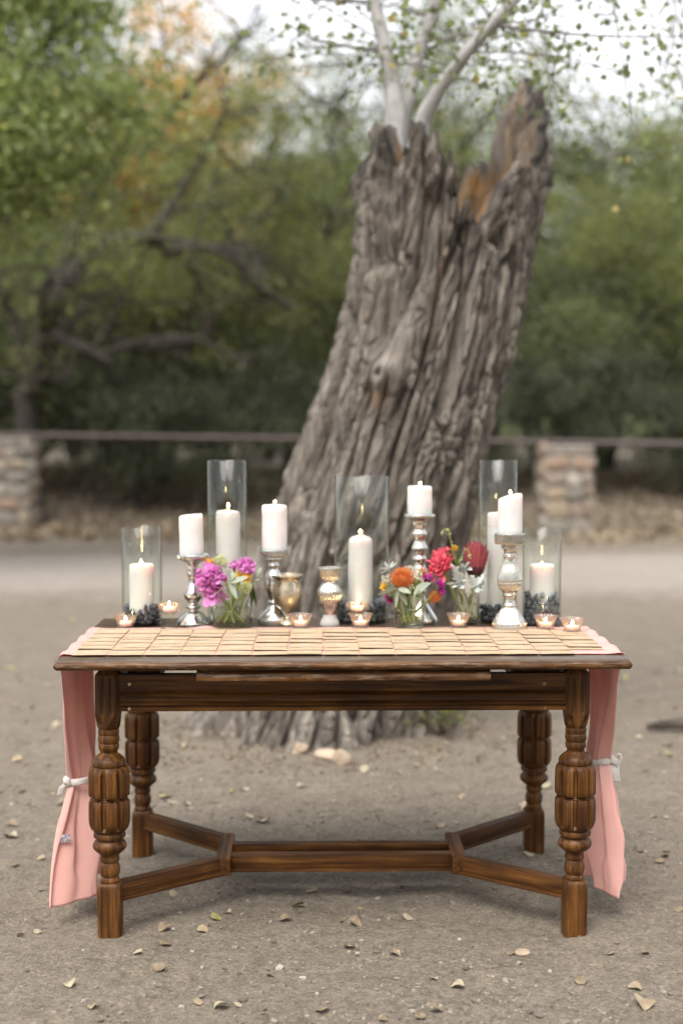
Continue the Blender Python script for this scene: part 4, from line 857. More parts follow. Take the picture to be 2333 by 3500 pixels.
# ------------------------------------------------------------------ table-top things
def glass_cyl(name, x, y, r, h, label, seam=None, cat='glass vase', group='hurricane glasses'):
    e = empty(name, (x, y, ZT), 0, label, cat, group); t = 0.0028
    prof = [(0.001, 0.0), (r - 0.004, 0.0), (r, 0.004), (r, h * 0.5), (r, h - 0.001), (r - t * 0.5, h), (r - t, h - 0.001), (r - t, h * 0.5), (r - t, 0.012), (r - t - 0.004, 0.009), (0.001, 0.0085)]
    ob('cylinder', mesh_py('cylinder', *lathe(prof, 72, cap0=False, cap1=False), GLASS), e)
    if seam:
        th = np.linspace(0, 2 * PI, 73); ob('seam', mesh_py('seam', *tube([(math.cos(a) * (r - 0.001), math.sin(a) * (r - 0.001), seam) for a in th], 0.0022, 6, cap=False), GLASS), e)
    return e
flame_mesh = mesh_py('flame', *lathe(smooth_prof([(0.0003, -0.001), (0.0026, 0.002), (0.0042, 0.006), (0.0038, 0.010), (0.0020, 0.0155), (0.0003, 0.020)], 4), 16), FLAME)
wick_mesh = mesh_py('wick', *tube([(0, 0, -0.012), (0.0003, 0, -0.003), (0.001, 0, 0.004), (0.002, 0, 0.007)], 0.0011, 6), WICK)
def candle(x, y, z, r, h, label, group='white pillar candles', slant=0.0, dome=0.0, lit=True, tilt=0.0, pool=0.004, fs=1.0, waist=0.0):
    e = empty('pillar_candle', (x, y, z), 0, label, 'candle', group); e.rotation_euler = (0, tilt, 0)
    prof = [(0.001, 0), (r - 0.002, 0), (r, 0.003)] + [(r - waist * math.sin(PI * t) + 0.0004 * math.sin(9 * t + x * 40), 0.003 + t * (h - 0.012)) for t in np.linspace(0.06, 0.97, 14)] + [(r - 0.0008, h - 0.005), (r - 0.003, h - 0.001 + dome * 0.1), (r - 0.006, h + dome * 0.25), (r * 0.72, h - pool * 0.35 + dome * 0.5), (r * 0.4, h - pool * 0.8 + dome * 0.8), (r * 0.15, h - pool + dome), (0.001, h - pool + dome)]
    V, F = lathe(prof, 64, cap0=True, cap1=False); V = np.array(V)
    if slant: wgt = sstep(h * 0.35, h, V[:, 2]); V[:, 2] += slant * V[:, 0] / r * wgt
    nn_ = vnoise(np.arctan2(V[:, 1], V[:, 0]) * 1.6, V[:, 2] * 22, x * 50, 3); V[:, 0] *= 1 + 0.016 * nn_; V[:, 1] *= 1 + 0.016 * nn_; V[:, 2] += np.where(V[:, 2] > h * 0.9, 0.0012 * vnoise(np.arctan2(V[:, 1], V[:, 0]) * 1.3, x * 40, 0, 5), 0)
    ob('wax', mesh_py('wax', V, F, WAX), e); zt = h - pool + dome
    ob('wick', wick_mesh, e, (0, 0, zt + 0.003))
    if lit: ob('flame', flame_mesh, e, (0.0008, 0, zt + 0.0065), (0.10 * math.sin(x * 91), 0.14 * math.sin(x * 57 + 1), 0), (fs * (0.78 + 0.1 * math.sin(x * 33)), fs * 0.78, fs * (0.70 + 0.14 * math.sin(x * 71))))
    return e
stones = [[mesh_py('pebble', *pebble(2, 200 + k, q, 0.25), mt) for k, q in enumerate([(1, 0.85, 0.6), (1, 0.7, 0.7), (0.9, 0.9, 0.55), (1, 0.75, 0.5), (0.85, 0.8, 0.75)])] for mt in (STONE_DARK, STONE_GREY)]
def fill(x, y, r_in, r_out, h, kind, size, label, group):
    rg = np.random.default_rng(int(abs(x) * 1000) + 3); zz = ZT + 0.0085 + size * 0.40; rows = 0
    while zz < ZT + 0.0085 + h:
        nr = max(1, int(round((r_out - r_in) / (size * 1.7))))
        for k in range(nr):
            rr = (r_in + r_out) / 2 if nr == 1 else r_in + size * 0.85 + (r_out - r_in - 1.7 * size) * k / (nr - 1); rr = min(rr, r_out - size * 0.92)
            n = int(2 * PI * rr / (size * 1.75)); a0 = rg.uniform(0, 6.28)
            for j in range(n):
                a = a0 + 2 * PI * j / n + rg.normal() * 0.04; dz = rg.normal() * size * 0.16 * (rows > 0)
                if zz > ZT + h - size and rg.random() < 0.3: continue
                o = ob('black_stone' if kind == 0 else 'grey_stone', stones[kind][rg.integers(0, 5)], None, (x + rr * math.cos(a), y + rr * math.sin(a), zz + dz), tuple(rg.uniform(0, 6.28, 3)) if rows else (0, 0, rg.uniform(0, 6.28)), size * rg.uniform(0.85, 1.08))
                tag(o, label, 'stone', group)
        zz += size * 1.12; rows += 1
# hurricane glasses, their candles and stones
HG = 'hurricane glasses'
zb = ZT + 0.0085
glass_cyl('hurricane_glass', -0.606, 4.305, 0.061, 0.300, 'short glass cylinder with glossy black stones beside the unlit candle', group=HG)
candle(-0.606, 4.300, zb, 0.0375, 0.178, 'white pillar candle rising from the glossy black stones in the short glass', pool=0.014, fs=1.35)
fill(-0.606, 4.305, 0.036, 0.0575, 0.055, 0, 0.0125, 'small glossy black stone heaped in the short glass near the unlit candle', 'black stones in a short glass')
glass_cyl('hurricane_glass', -0.350, 4.350, 0.061, 0.500, 'tall glass cylinder standing behind the orchid pink peonies', 0.338, group=HG)
candle(-0.347, 4.348, zb, 0.037, 0.335, 'tall white pillar candle behind the orchid pink peonies', dome=0.006, pool=0.002, fs=1.0)
glass_cyl('hurricane_glass', 0.062, 4.375, 0.084, 0.452, 'broad glass cylinder with a domed candle in front of the trunk', 0.262, group=HG)
candle(0.058, 4.355, zb, 0.0372, 0.250, 'tall domed white candle inside the broad glass cylinder', dome=0.011, pool=0.0, fs=1.05)
fill(0.062, 4.375, 0.041, 0.080, 0.056, 1, 0.0125, 'small blue grey stone in the broad glass cylinder', 'stones in the broad glass')
glass_cyl('hurricane_glass', 0.480, 4.370, 0.060, 0.500, 'tall glass cylinder standing behind the slant-topped candle', 0.30, group=HG)
candle(0.486, 4.368, zb, 0.037, 0.330, 'tall white candle in the glass behind the slant-topped candle', pool=0.004)
fill(0.480, 4.370, 0.037, 0.0565, 0.052, 0, 0.0145, 'black stone in the tall glass behind the slant-topped candle', 'black stones in the tall glass')
glass_cyl('hurricane_glass', 0.606, 4.290, 0.0585, 0.296, 'short glass cylinder filled high with grey stones beside the slant-topped candle', group=HG)
candle(0.606, 4.288, zb, 0.0375, 0.178, 'white pillar candle sunk in high grey stones in the short glass', pool=0.014, fs=1.3)
fill(0.606, 4.290, 0.037, 0.0548, 0.088, 1, 0.0105, 'small grey stone heaped high in the short glass', 'grey stones in a short glass')

def stick(name, x, y, prof, mat, label, n=64, ribs=None, group='mercury glass candlesticks', cat='candlestick'):
    """prof: list of (r, z); ribs: list of (z0, z1, count, depth)"""
    P = smooth_prof(prof, 4)
    def mod(th, i, r, z):
        rr = np.full(len(th), r)
        for z0, z1, cnt, dp in (ribs or []):
            if z0 <= z <= z1: rr = rr - dp * (0.5 + 0.5 * np.cos(cnt * th)) ** 2
        return rr
    e = empty(name, (x, y, ZT), 0, label, cat, group); 
    zs = [p[1] for p in P]; cut1 = prof[-1][1] - 0.22 * 0 
    return e, P, mod
def build_stick(e, P, mod, mat, splits, names, n=96):
    """split the turned profile by height into named parts that share their joints"""
    zs = np.array([p[1] for p in P]); bounds = [-1] + list(splits) + [9]; prev = None
    parts_ = []
    for k, nm in enumerate(names):
        idx = [i for i in range(len(P)) if bounds[k] < zs[i] <= bounds[k + 1]]
        if not idx: continue
        lo = max(0, idx[0] - 1) if k else idx[0]; seg = P[lo:idx[-1] + 1]
        parts_.append(ob(nm, mesh_py(nm, *lathe(seg, n, mod, cap0=(k == 0), cap1=(k == len(names) - 1)), mat), e))
    return parts_
k1 = 3.29e-4
def pr(c_, rows, k, ybot): return [(hw * k, (ybot - y) * k) for y, hw in rows[::-1]]
# beside the short black-stone glass: plain baluster
rows = [(962, 118), (950, 140), (938, 149), (946, 155), (975, 153), (990, 128), (1015, 74), (1035, 47), (1068, 47), (1080, 60), (1092, 50), (1125, 56), (1150, 42), (1200, 41), (1245, 60), (1305, 86), (1345, 80), (1385, 44), (1402, 46), (1420, 72), (1438, 62), (1458, 44), (1488, 90), (1530, 128), (1565, 151), (1585, 154), (1600, 148)]
P1 = pr(0, rows, k1, 1600)
e, P, mod = stick('candlestick', -0.449, 4.290, P1, SILVER, 'silver mercury glass candlestick holding the unlit leaning candle'); build_stick(e, P, mod, SILVER, [0.050, 0.186], ['base', 'stem', 'drip_plate'])
candle(-0.452, 4.290, ZT + P1[-1][1] - 0.001, 0.036, 0.128, 'unlit white pillar candle leaning slightly on a silver candlestick', lit=False, tilt=-0.022, slant=0.003, pool=0.001)
rows = [(905, 105), (897, 126), (893, 131), (900, 133), (940, 131), (950, 118), (960, 84), (985, 82), (996, 48), (1020, 46), (1040, 57), (1058, 46), (1085, 50), (1130, 76), (1200, 92), (1260, 88), (1320, 62), (1362, 44), (1380, 64), (1400, 46), (1430, 60), (1480, 112), (1525, 146), (1540, 152), (1575, 152), (1585, 146)]
P2 = pr(0, rows, k1, 1585)
e, P, mod = stick('candlestick', -0.207, 4.330, P2, SILVER, 'ribbed silver mercury glass candlestick behind the gold goblet', ribs=[(0.0, 0.018, 44, 0.0016), (0.205, 0.228, 44, 0.0018)]); build_stick(e, P, mod, SILVER, [0.055, 0.196], ['base', 'stem', 'drip_plate'], 176)
candle(-0.204, 4.330, ZT + P2[-1][1] - 0.001, 0.0382, 0.142, 'lit white pillar candle on the ribbed candlestick behind the gold goblet', pool=0.002, fs=0.8)
k3 = 4.0e-4
rows = [(490, 90), (482, 114), (478, 119), (484, 122), (500, 118), (512, 84), (528, 58), (560, 52), (592, 44), (606, 50), (628, 59), (652, 54), (676, 43), (700, 48), (738, 63), (750, 58), (760, 44), (795, 42), (806, 50), (825, 56), (836, 46), (860, 40), (900, 56), (960, 76), (1010, 62), (1050, 42), (1070, 52), (1092, 40), (1140, 52), (1190, 84), (1240, 118), (1280, 140), (1300, 143), (1315, 138)]
P3 = pr(0, rows, k3, 1315)
e, P, mod = stick('candlestick', 0.239, 4.350, P3, SILVER, 'tall silver mercury glass candlestick with stacked rings in front of the trunk'); build_stick(e, P, mod, SILVER, [0.085, 0.305], ['base', 'stem', 'drip_plate'])
candle(0.239, 4.350, ZT + P3[-1][1] - 0.001, 0.0378, 0.092, 'short lit white pillar candle on the tall ringed candlestick', pool=0.002, fs=0.8)
k4 = 3.87e-4
rows = [(632, 95), (624, 110), (618, 114), (624, 117), (690, 115), (698, 92), (708, 60), (728, 66), (744, 46), (775, 44), (790, 54), (806, 44), (850, 56), (905, 78), (955, 93), (978, 96), (988, 91), (1000, 93), (1035, 82), (1072, 50), (1088, 57), (1106, 44), (1148, 48), (1166, 60), (1182, 56), (1235, 92), (1285, 122), (1305, 132), (1345, 135), (1360, 131)]
P4 = pr(0, rows, k4, 1360)
e, P, mod = stick('candlestick', 0.497, 4.190, P4, SILVER2, 'large fluted mercury glass candlestick holding the slant-topped candle', ribs=[(0.004, 0.068, 34, 0.0020), (0.12, 0.205, 30, 0.0018), (0.257, 0.284, 46, 0.0022)]); build_stick(e, P, mod, SILVER2, [0.072, 0.252], ['base', 'stem', 'drip_plate'], 180)
candle(0.497, 4.190, ZT + P4[-1][1] - 0.001, 0.0358, 0.118, 'lit slant-topped white pillar candle on the large fluted candlestick', slant=0.0095, pool=0.001, fs=0.95)
# gold goblet
rows = [(1480, 10), (1440, 40), (1400, 84), (1320, 122), (1240, 122), (1165, 108), (1140, 118), (1118, 138), (1110, 144), (1114, 149), (1134, 140), (1160, 120), (1250, 135), (1320, 135), (1400, 100), (1440, 60), (1462, 31), (1500, 28), (1520, 44), (1548, 74), (1565, 84), (1578, 82)]
PG = [(a * k1, (1578 - y) * k1) for y, a in rows[::-1]]
e, P, mod = stick('goblet', -0.164, 4.300, PG, GOLD, 'antique gold mercury glass goblet beside the ribbed candlestick', group='mercury glass vessels', cat='goblet')
ob('bowl', mesh_py('bowl', *lathe([p for p in P][next(i for i, p in enumerate(P) if p[1] > 0.036):], 72, cap0=False), GOLD), e); ob('foot', mesh_py('foot', *lathe(P[:next(i for i, p in enumerate(P) if p[1] > 0.036) + 1], 72, cap1=False), GOLD), e)
# ribbed vase
rows = [(1250, 60), (1190, 50), (1150, 76), (1100, 97), (1062, 106), (1054, 109), (1060, 112), (1100, 106), (1150, 86), (1184, 60), (1200, 70), (1258, 111), (1300, 118), (1360, 102), (1440, 68), (1488, 58)]
PV = [(a * k1, (1590 - y) * k1) for y, a in rows[::-1]]
e, P, mod = stick('ribbed_vase', -0.036, 4.290, PV, SILVER2, 'ribbed silver mercury glass vase with a flared collar and white foot', ribs=[(0.045, 0.125, 22, 0.0022), (0.14, 0.18, 22, 0.0022)], group='mercury glass vessels', cat='vase')
ob('body', mesh_py('body', *lathe(P, 132, mod, cap0=False, cap1=True), SILVER2), e)
FROST = glass('milky_foot_glass', (0.95, 0.95, 0.95), (0.7, 0.7, 0.7), 0.08, 1.0, 0.75, (0.86, 0.84, 0.82))
ob('foot', mesh_py('foot', *lathe(smooth_prof([(0.0285, 0), (0.0295, 0.004), (0.028, 0.012), (0.0225, 0.022), (0.0198, 0.030), (0.0192, 0.0345)], 4), 64), FROST), e)
# votives
def tealight(parent, z, r, fs=0.7):
    t = ob('tealight', mesh_py('tealight', *lathe([(r * 0.98, 0), (r, 0.001), (r, 0.012), (r * 0.93, 0.0125), (r * 0.5, 0.0115), (0.001, 0.011)], 32, cap1=False), WAX), parent, (0, 0, z)); ob('flame', flame_mesh, t, (0, 0, 0.0145), None, fs)
def votive(x, y, label, r=0.036, h=0.041):
    e = empty('votive_cup', (x, y, ZT + (0.0038 if y < 4.225 else 0)), 0, label, 'votive', 'fluted votive cups'); nn = 28
    def mod(th, i, rr, z): return np.full(len(th), rr) * (1 + (0.035 * np.cos(nn * th) if 1 < i < 12 else 0)) + (0.0012 * np.cos(14 * th) if z > h - 0.004 else 0)
    prof = smooth_prof([(0.004, 0.0), (r * 0.66, 0.0), (r * 0.70, 0.003), (r * 0.66, 0.007), (r * 0.69, 0.014), (r * 0.77, h * 0.62), (r * 0.93, h * 0.9), (r, h), (r - 0.0022, h - 0.0005), (r * 0.72, h * 0.62), (r * 0.60, 0.014), (r * 0.56, 0.008), (0.004, 0.007)], 3)
    ob('cup', mesh_py('cup', *lathe(prof, 140, lambda th, i, rr, z: np.full(len(th), rr) * (1 + 0.03 * np.cos(nn * th) * (1 if z > 0.006 else 0)) , cap0=False, cap1=False), VOTIVE), e)
    tealight(e, 0.0072, 0.0185); return e
votive(-0.646, 4.236, 'fluted pink glass votive cup in front of the glossy black stones')
votive(-0.122, 4.212, 'fluted pink glass votive cup in front of the gold goblet')
votive(0.057, 4.222, 'fluted pink glass votive cup in front of the broad glass cylinder')
votive(0.349, 4.222, 'fluted pink glass votive cup in front of the protea jar')
votive(0.603, 4.184, 'fluted pink glass votive cup in front of the high grey stones')
votive(0.672, 4.121, 'fluted pink glass votive cup alone at the end of the runner')
def footed(x, y, label):
    e = empty('footed_votive', (x, y, ZT + (0.0038 if y < 4.225 else 0)), 0, label, 'votive', 'footed votive glasses')
    prof = smooth_prof([(0.0265, 0), (0.0265, 0.004), (0.020, 0.009), (0.012, 0.014), (0.0108, 0.022), (0.0118, 0.036), (0.014, 0.041), (0.024, 0.049), (0.0315, 0.058), (0.033, 0.070), (0.0335, 0.0735), (0.031, 0.073), (0.0295, 0.060), (0.020, 0.051), (0.003, 0.049)], 3)
    i0 = next(i for i, p in enumerate(prof) if p[1] > 0.040)
    ob('stem', mesh_py('stem', *lathe(prof[:i0 + 1], 48, cap1=False), JAR), e)
    ob('bowl', mesh_py('bowl', *lathe(prof[i0:], 110, lambda th, i, rr, z: rr * (1 + 0.03 * np.cos(22 * th)), cap0=False, cap1=False), VOTIVE), e); tealight(e, 0.050, 0.019, 0.75)
footed(-0.512, 4.212, 'footed glass votive beside the candlestick with the unlit candle')
footed(0.048, 4.268, 'footed glass votive standing in front of the domed candle')

# ------------------------------------------------------------------ flowers
def leaf_patch(L, Wd, cup=0.15, fold=0.25, lobes=0, nx=9, ny=5, pt=1.0, seed=0, ruff=0.0):
    """leaf/petal lying along +X from its base, normal +Z"""
    V = []; F = []
    for i in range(nx):
        t = i / (nx - 1); w_ = Wd * 0.5 * (math.sin(PI * min(1, t ** (0.8))) ** (0.75) if pt >= 1 else (t ** 0.6 * (1 - 0.75 * t ** 5)))
        w_ = max(w_, Wd * 0.03)
        if lobes: w_ *= 1 + 0.35 * math.sin(lobes * 2 * PI * t)
        for j in range(ny):
            s = 2 * j / (ny - 1) - 1
            z = fold * abs(s) ** 1.3 * w_ + cup * L * (t ** 2) * (1 if cup > 0 else 1) + ruff * math.sin(9 * s + 5 * t + seed) * t
            V.append((L * t, s * w_, z))
    for i in range(nx - 1):
        for j in range(ny - 1): a = i * ny + j; F.append((a, a + ny, a + ny + 1, a + 1))
    return np.array(V), F
def frame(d, roll=0.0):
    x = Vector(d).normalized(); q = x.to_track_quat('X', 'Z'); return (q.to_matrix() @ Matrix.Rotation(roll, 3, 'X'))
def W(px, py, Y):                                 # reading of a place on the table in metres
    t = 0.059; a = (px - 784) / 3267.0; b = (1176 - py) / 3267.0; dy = math.cos(t) + b * math.sin(t); k = Y / dy; return np.array([a * k, Y, 1.3634 + (-math.sin(t) + b * math.cos(t)) * k])
def stem_obj(e, p, foot, r=0.0025, mat=STEM, bend=(0, 0, 0)):
    p, foot = np.array(p), np.array(foot); mid = p * 0.45 + foot * 0.55 + np.array(bend); o0 = np.array(e.location)
    return ob('stem', mesh_py('stem', *tube(spline([p - o0, mid - o0, foot - o0], 14), r, 7), mat), e)
def peony(name, c0, r, face, mat, foot, label, group, guard=7, n=95, seed=1, hang=None):
    rg = np.random.default_rng(seed); e = empty(name, tuple(c0), 0, label, 'flower', group); mb = MB(); face = Vector(face).normalized()
    for k in range(n):
        u = (k + 0.5) / n; ph = k * 2.39996; ct = 1 - u * 1.55; st = math.sqrt(max(0, 1 - ct * ct))
        dl_ = Vector((st * math.cos(ph), st * math.sin(ph), ct)); q = face.to_track_quat('Z', 'Y'); d_ = q @ dl_
        rr = r * (0.55 + 0.18 * rg.random()); Lp = r * rg.uniform(0.40, 0.56); V, F = leaf_patch(Lp, Lp * rg.uniform(1.0, 1.45), 0.5, 0.4, 0, 6, 5, 0.5, k, 0.08 * Lp)
        tan = (q @ Vector((ct * math.cos(ph), ct * math.sin(ph), -st))); dirv = (d_ * rg.uniform(0.75, 1.1) + tan * rg.uniform(-0.7, 0.25) + Vector(rg.normal(size=3)) * 0.28).normalized()
        m3 = frame(dirv, rg.uniform(0, 6.28)); mb.add(rot_pts(V, m3, d_ * (rr - Lp * 0.35)), F)
    core, Fc = pebble(2, seed, (r * 0.62,) * 3, 0.15); mb.add(core, Fc)
    ob('bloom', mb.mesh('bloom', mat), e)
    V, F = leaf_patch(r * 0.95, r * 0.95, 0.25, 0.3, 0, 8, 7, 0.5, seed, 0.03 * r); gm = mesh_py('petal', V, F, mat); q = face.to_track_quat('Z', 'Y')
    for k in range(guard):
        ph = 2 * PI * k / guard + rg.uniform(-.2, .2); d_ = q @ Vector((math.cos(ph), math.sin(ph), -0.25)); ax = (d_ * 0.9 + face * 0.35).normalized(); m3 = frame(ax, rg.uniform(-0.4, 0.4))
        o = ob('petal', gm, e, d_ * r * 0.30); o.rotation_euler = m3.to_euler()
    for hp in (hang or []):
        d_ = Vector(hp); m3 = frame(d_.normalized(), rg.uniform(-0.3, 0.3)); o = ob('petal', gm, e, tuple(d_ * 0.35)); o.rotation_euler = m3.to_euler(); o.scale = (1.15, 0.85, 1)
    if foot is not None: stem_obj(e, np.array(c0) - np.array(face) * r * 0.4, foot, 0.0036)
    return e
def sprig(name, base, tips, L, Wd, mat, foot, label, group, lobes=0, cat='foliage', stem=STEM_PALE, ruff=0.0, fold=0.25, sr=0.0022):
    e = empty(name, tuple(base), 0, label, cat, group); rg = np.random.default_rng(int(abs(base[0]) * 9999))
    for k, tp in enumerate(tips):
        d_ = Vector(np.array(tp) - np.array(base)); ln = d_.length; V, F = leaf_patch(ln, Wd * ln / L, rg.uniform(-0.1, 0.15), fold, lobes, 13 if lobes else 9, 5, 1.0, k, ruff)
        o = ob('leaf', mesh_py('leaf', V, F, mat), e); o.rotation_euler = frame(d_.normalized(), rg.uniform(-0.5, 0.5) + PI / 2 * (0.3)).to_euler()
    if foot is not None: stem_obj(e, base, foot, sr, stem)
    return e
def floret_ball(name, c0, r, n, mat, foot, label, group, fs=0.3, seed=3, cat='flower'):
    rg = np.random.default_rng(seed); e = empty(name, tuple(c0), 0, label, cat, group); mb = MB()
    for k in range(n):
        u = (k + 0.5) / n; ph = k * 2.39996; ct = 1 - 1.7 * u; st = math.sqrt(1 - ct * ct); d_ = Vector((st * math.cos(ph), st * math.sin(ph), ct)); p = d_ * r * rg.uniform(0.75, 1.05)
        q = d_.to_track_quat('Z', 'Y')
        for a in range(4):
            aa = a * PI / 2 + rg.uniform(0, 1); dd = q @ Vector((math.cos(aa), math.sin(aa), 0.35)); V, F = leaf_patch(r * fs, r * fs * 0.85, 0.2, 0.3, 0, 4, 3, 0.5); mb.add(rot_pts(V, frame(dd, 0), p), F)
        V, F = tube([(0, 0, 0), p * 0.98], r * 0.02, 4); mb.add(V, F)
    ob('florets', mb.mesh('florets', mat), e)
    if foot is not None: stem_obj(e, c0, foot, 0.0026)
    return e
def jar(name, x, y, r, h, label, neck=None):
    z0 = ZT + (0.0038 if y < 4.225 else 0); e = empty(name, (x, y, z0), 0, label, 'vase', 'glass flower vases'); t = 0.0025
    if neck: prof = [(0.001, 0), (r - 0.005, 0), (r, 0.006), (r, h * 0.70), (r * 0.93, h * 0.79), (neck, h * 0.84), (neck, h * 0.93), (neck + 0.002, h * 0.98), (neck, h), (neck - t, h - 0.001), (neck - t, h * 0.84), (r * 0.93 - t, h * 0.78), (r - t, h * 0.68), (r - t, 0.010), (0.001, 0.008)]
    else: prof = [(0.001, 0), (r - 0.004, 0), (r, 0.005), (r, h * 0.5), (r, h - 0.001), (r - t * .5, h), (r - t, h - 0.001), (r - t, 0.014), (r - t - 0.006, 0.010), (0.001, 0.009)]
    ob('glass', mesh_py('glass', *lathe(prof, 72, cap0=False, cap1=False), JAR), e)
    wr = r - t - 0.0006; ob('water', mesh_py('water', *lathe([(wr - 0.004, 0.0105), (wr, 0.015), (wr, h * 0.62), (wr - 0.001, h * 0.625)], 48), WATER), e); return e
# --- orchid pink peony vase
VX, VY = -0.329, 4.232
jar('cylinder_vase', VX, VY, 0.0625, 0.098, 'round glass vase holding the orchid pink peonies'); FB = ZT + 0.020
F1 = 'flowers in the round glass vase'
peony('peony', W(484, 1333, 4.205), 0.046, (-0.45, -0.85, 0.25), P_MAG, (VX + 0.012, VY - 0.03, FB), 'large orchid pink peony with petals drooping down the vase', F1, 9, 120, 11, hang=[(-0.008, -0.02, -0.085), (0.022, -0.02, -0.075), (0.004, -0.025, -0.08), (0.040, -0.01, -0.06)])
peony('peony', W(565, 1303, 4.235), 0.030, (0.35, -0.5, 0.75), P_MAG, (VX - 0.03, VY + 0.0, FB), 'smaller orchid pink peony above the yellow ranunculus', F1, 6, 80, 12)
peony('peony_bud', W(539, 1300, 4.25), 0.017, (0, -0.4, 0.9), P_MAG, (VX - 0.01, VY + 0.01, FB), 'orchid pink bud between the two peonies', F1, 4, 30, 13)
peony('ranunculus', W(566, 1326, 4.215), 0.016, (0.3, -0.8, 0.3), P_YEL, (VX + 0.02, VY + 0.02, FB), 'yellow ranunculus tucked under the smaller peony', F1, 5, 36, 14)
peony('ranunculus', W(548, 1322, 4.23), 0.013, (0.0, -0.8, 0.5), P_YEL, (VX + 0.0, VY + 0.02, FB), 'yellow ranunculus behind the sage leaves', F1, 5, 30, 15)
peony('orange_bloom', W(480, 1294, 4.25), 0.016, (-0.3, -0.4, 0.9), P_ORLEAF, (VX + 0.01, VY + 0.02, FB), 'orange bloom peeping over the large peony', F1, 5, 30, 16)
floret_ball('snowball_flower', W(504, 1293, 4.26), 0.021, 46, P_LIME, (VX + 0.02, VY + 0.03, FB), 'lime green flower cluster above the large peony', F1, 0.38, 17)
floret_ball('snowball_flower', W(563, 1352, 4.185), 0.019, 46, P_LIME, (VX - 0.02, VY - 0.035, FB), 'lime green flower cluster at the lip of the vase', F1, 0.36, 18)
sprig('sage_sprig', W(527, 1337, 4.16), [W(524, 1299, 4.17), W(571, 1327, 4.16), W(491, 1371, 4.155), W(541, 1377, 4.15), W(536, 1312, 4.20), W(545, 1315, 4.17)], 0.05, 0.019, SAGE, (VX + 0.005, VY - 0.02, FB), 'sage green leaf sprig beside the large peony', F1)
sprig('sage_sprig', W(584, 1330, 4.24), [W(606, 1322, 4.24), W(600, 1302, 4.25), W(598, 1334, 4.22), W(587, 1345, 4.23)], 0.04, 0.016, SAGE, (VX + 0.02, VY, FB), 'sage leaf sprig reaching toward the ribbed candlestick', F1)
sprig('leaf_sprig', W(580, 1345, 4.26), [W(585, 1395, 4.27), W(577, 1390, 4.285), W(592, 1340, 4.26)], 0.06, 0.014, GREEN, None, 'dark green leaves hanging behind the peony vase', F1)
rg = np.random.default_rng(3)
for k in range(5):
    a = rg.uniform(0, 6.28); b = a + PI + rg.uniform(-.6, .6); p0 = np.array([VX + 0.045 * math.cos(a), VY + 0.045 * math.sin(a), ZT + 0.10]); p1 = np.array([VX + 0.045 * math.cos(b), VY + 0.045 * math.sin(b), ZT + 0.022])
    o = ob('cut_stem', mesh_py('cut_stem', *tube(spline([p0, (p0 + p1) / 2, p1], 8), 0.0035, 8), STEM)); tag(o, 'cut green flower stem standing in the round glass vase', 'stem', 'cut stems in the round glass vase')
# --- pincushion jar
JX, JY = 0.201, 4.222
jar('mason_jar', JX, JY, 0.0455, 0.098, 'squat glass jar holding the orange pincushion flower', 0.041); F2 = 'flowers in the squat glass jar'
def pincushion(c0, r, face, foot, label, n=210, seed=5):
    rg = np.random.default_rng(seed); e = empty('pincushion_flower', tuple(c0), 0, label, 'flower', F2); mb = MB(); q = Vector(face).normalized().to_track_quat('Z', 'Y')
    for k in range(n):
        u = (k + 0.5) / n; ph = k * 2.39996; ct = 1 - 1.35 * u; st = math.sqrt(1 - ct * ct); d_ = q @ Vector((st * math.cos(ph), st * math.sin(ph), ct)); up = q @ Vector((0, 0, 1))
        rr = r * rg.uniform(0.88, 1.06); p1 = d_ * r * 0.35; p2 = d_ * rr * 0.75; p3 = (d_ * 0.92 + up * 0.28 * (1 - ct)).normalized() * rr
        V, F = tube([p1, p2, p3], [r * 0.018, r * 0.02, r * 0.024], 4); mb.add(V, F); V, F = ico(1, r * 0.04); mb.add(V + np.array(p3), F)
    V, F = pebble(2, 3, (r * 0.5,) * 3, 0.1); mb.add(V, F); ob('head', mb.mesh('head', P_ORANGE), e); stem_obj(e, c0, foot, 0.004)
pincushion(W(924, 1332, 4.195), 0.0375, (-0.1, -0.65, 0.75), (JX - 0.01, JY, FB), 'large orange pincushion flower in the squat jar', 260)
pincushion(W(966, 1317, 4.24), 0.021, (0.1, -0.3, 0.9), (JX + 0.01, JY, FB), 'small orange pincushion flower behind the white blossoms', 120, 6)
pincushion(W(996, 1367, 4.225), 0.024, (0.4, -0.6, -0.5), (JX - 0.005, JY + 0.01, FB + 0.005), 'orange pincushion flower hanging below the magenta aster', 130, 7)
def aster(c0, r, face, foot, label, seed):
    rg = np.random.default_rng(seed); e = empty('magenta_aster', tuple(c0), 0, label, 'flower', F2); mb = MB(); q = Vector(face).normalized().to_track_quat('Z', 'Y')
    for k in range(110):
        ph = k * 2.39996; tilt = rg.uniform(-0.1, 0.9); d_ = q @ Vector((math.cos(ph), math.sin(ph), tilt)); ln = r * rg.uniform(0.75, 1.05); V, F = leaf_patch(ln, r * 0.22, 0.1, 0.3, 0, 5, 3, 0.5); mb.add(rot_pts(V, frame(d_, 0)), F)
    ob('rays', mb.mesh('rays', P_AST), e); V, F = pebble(2, seed, (r * 0.42, r * 0.42, r * 0.42), 0.1); V = rot_pts(V, np.array(q.to_matrix()), tuple(-Vector(face).normalized() * r * 0.15)); ob('calyx', mesh_py('calyx', V, F, GREEN), e)
    if foot is not None: stem_obj(e, c0, foot, 0.003)
aster(W(981, 1332, 4.21), 0.022, (0.2, -0.5, 0.85), (JX, JY - 0.01, FB), 'vivid magenta aster beside the grey-green cupped leaf', 21)
aster(W(1009, 1350, 4.215), 0.026, (0.85, -0.25, 0.3), (JX - 0.01, JY - 0.01, FB), 'vivid magenta aster turned aside showing its green calyx', 22)
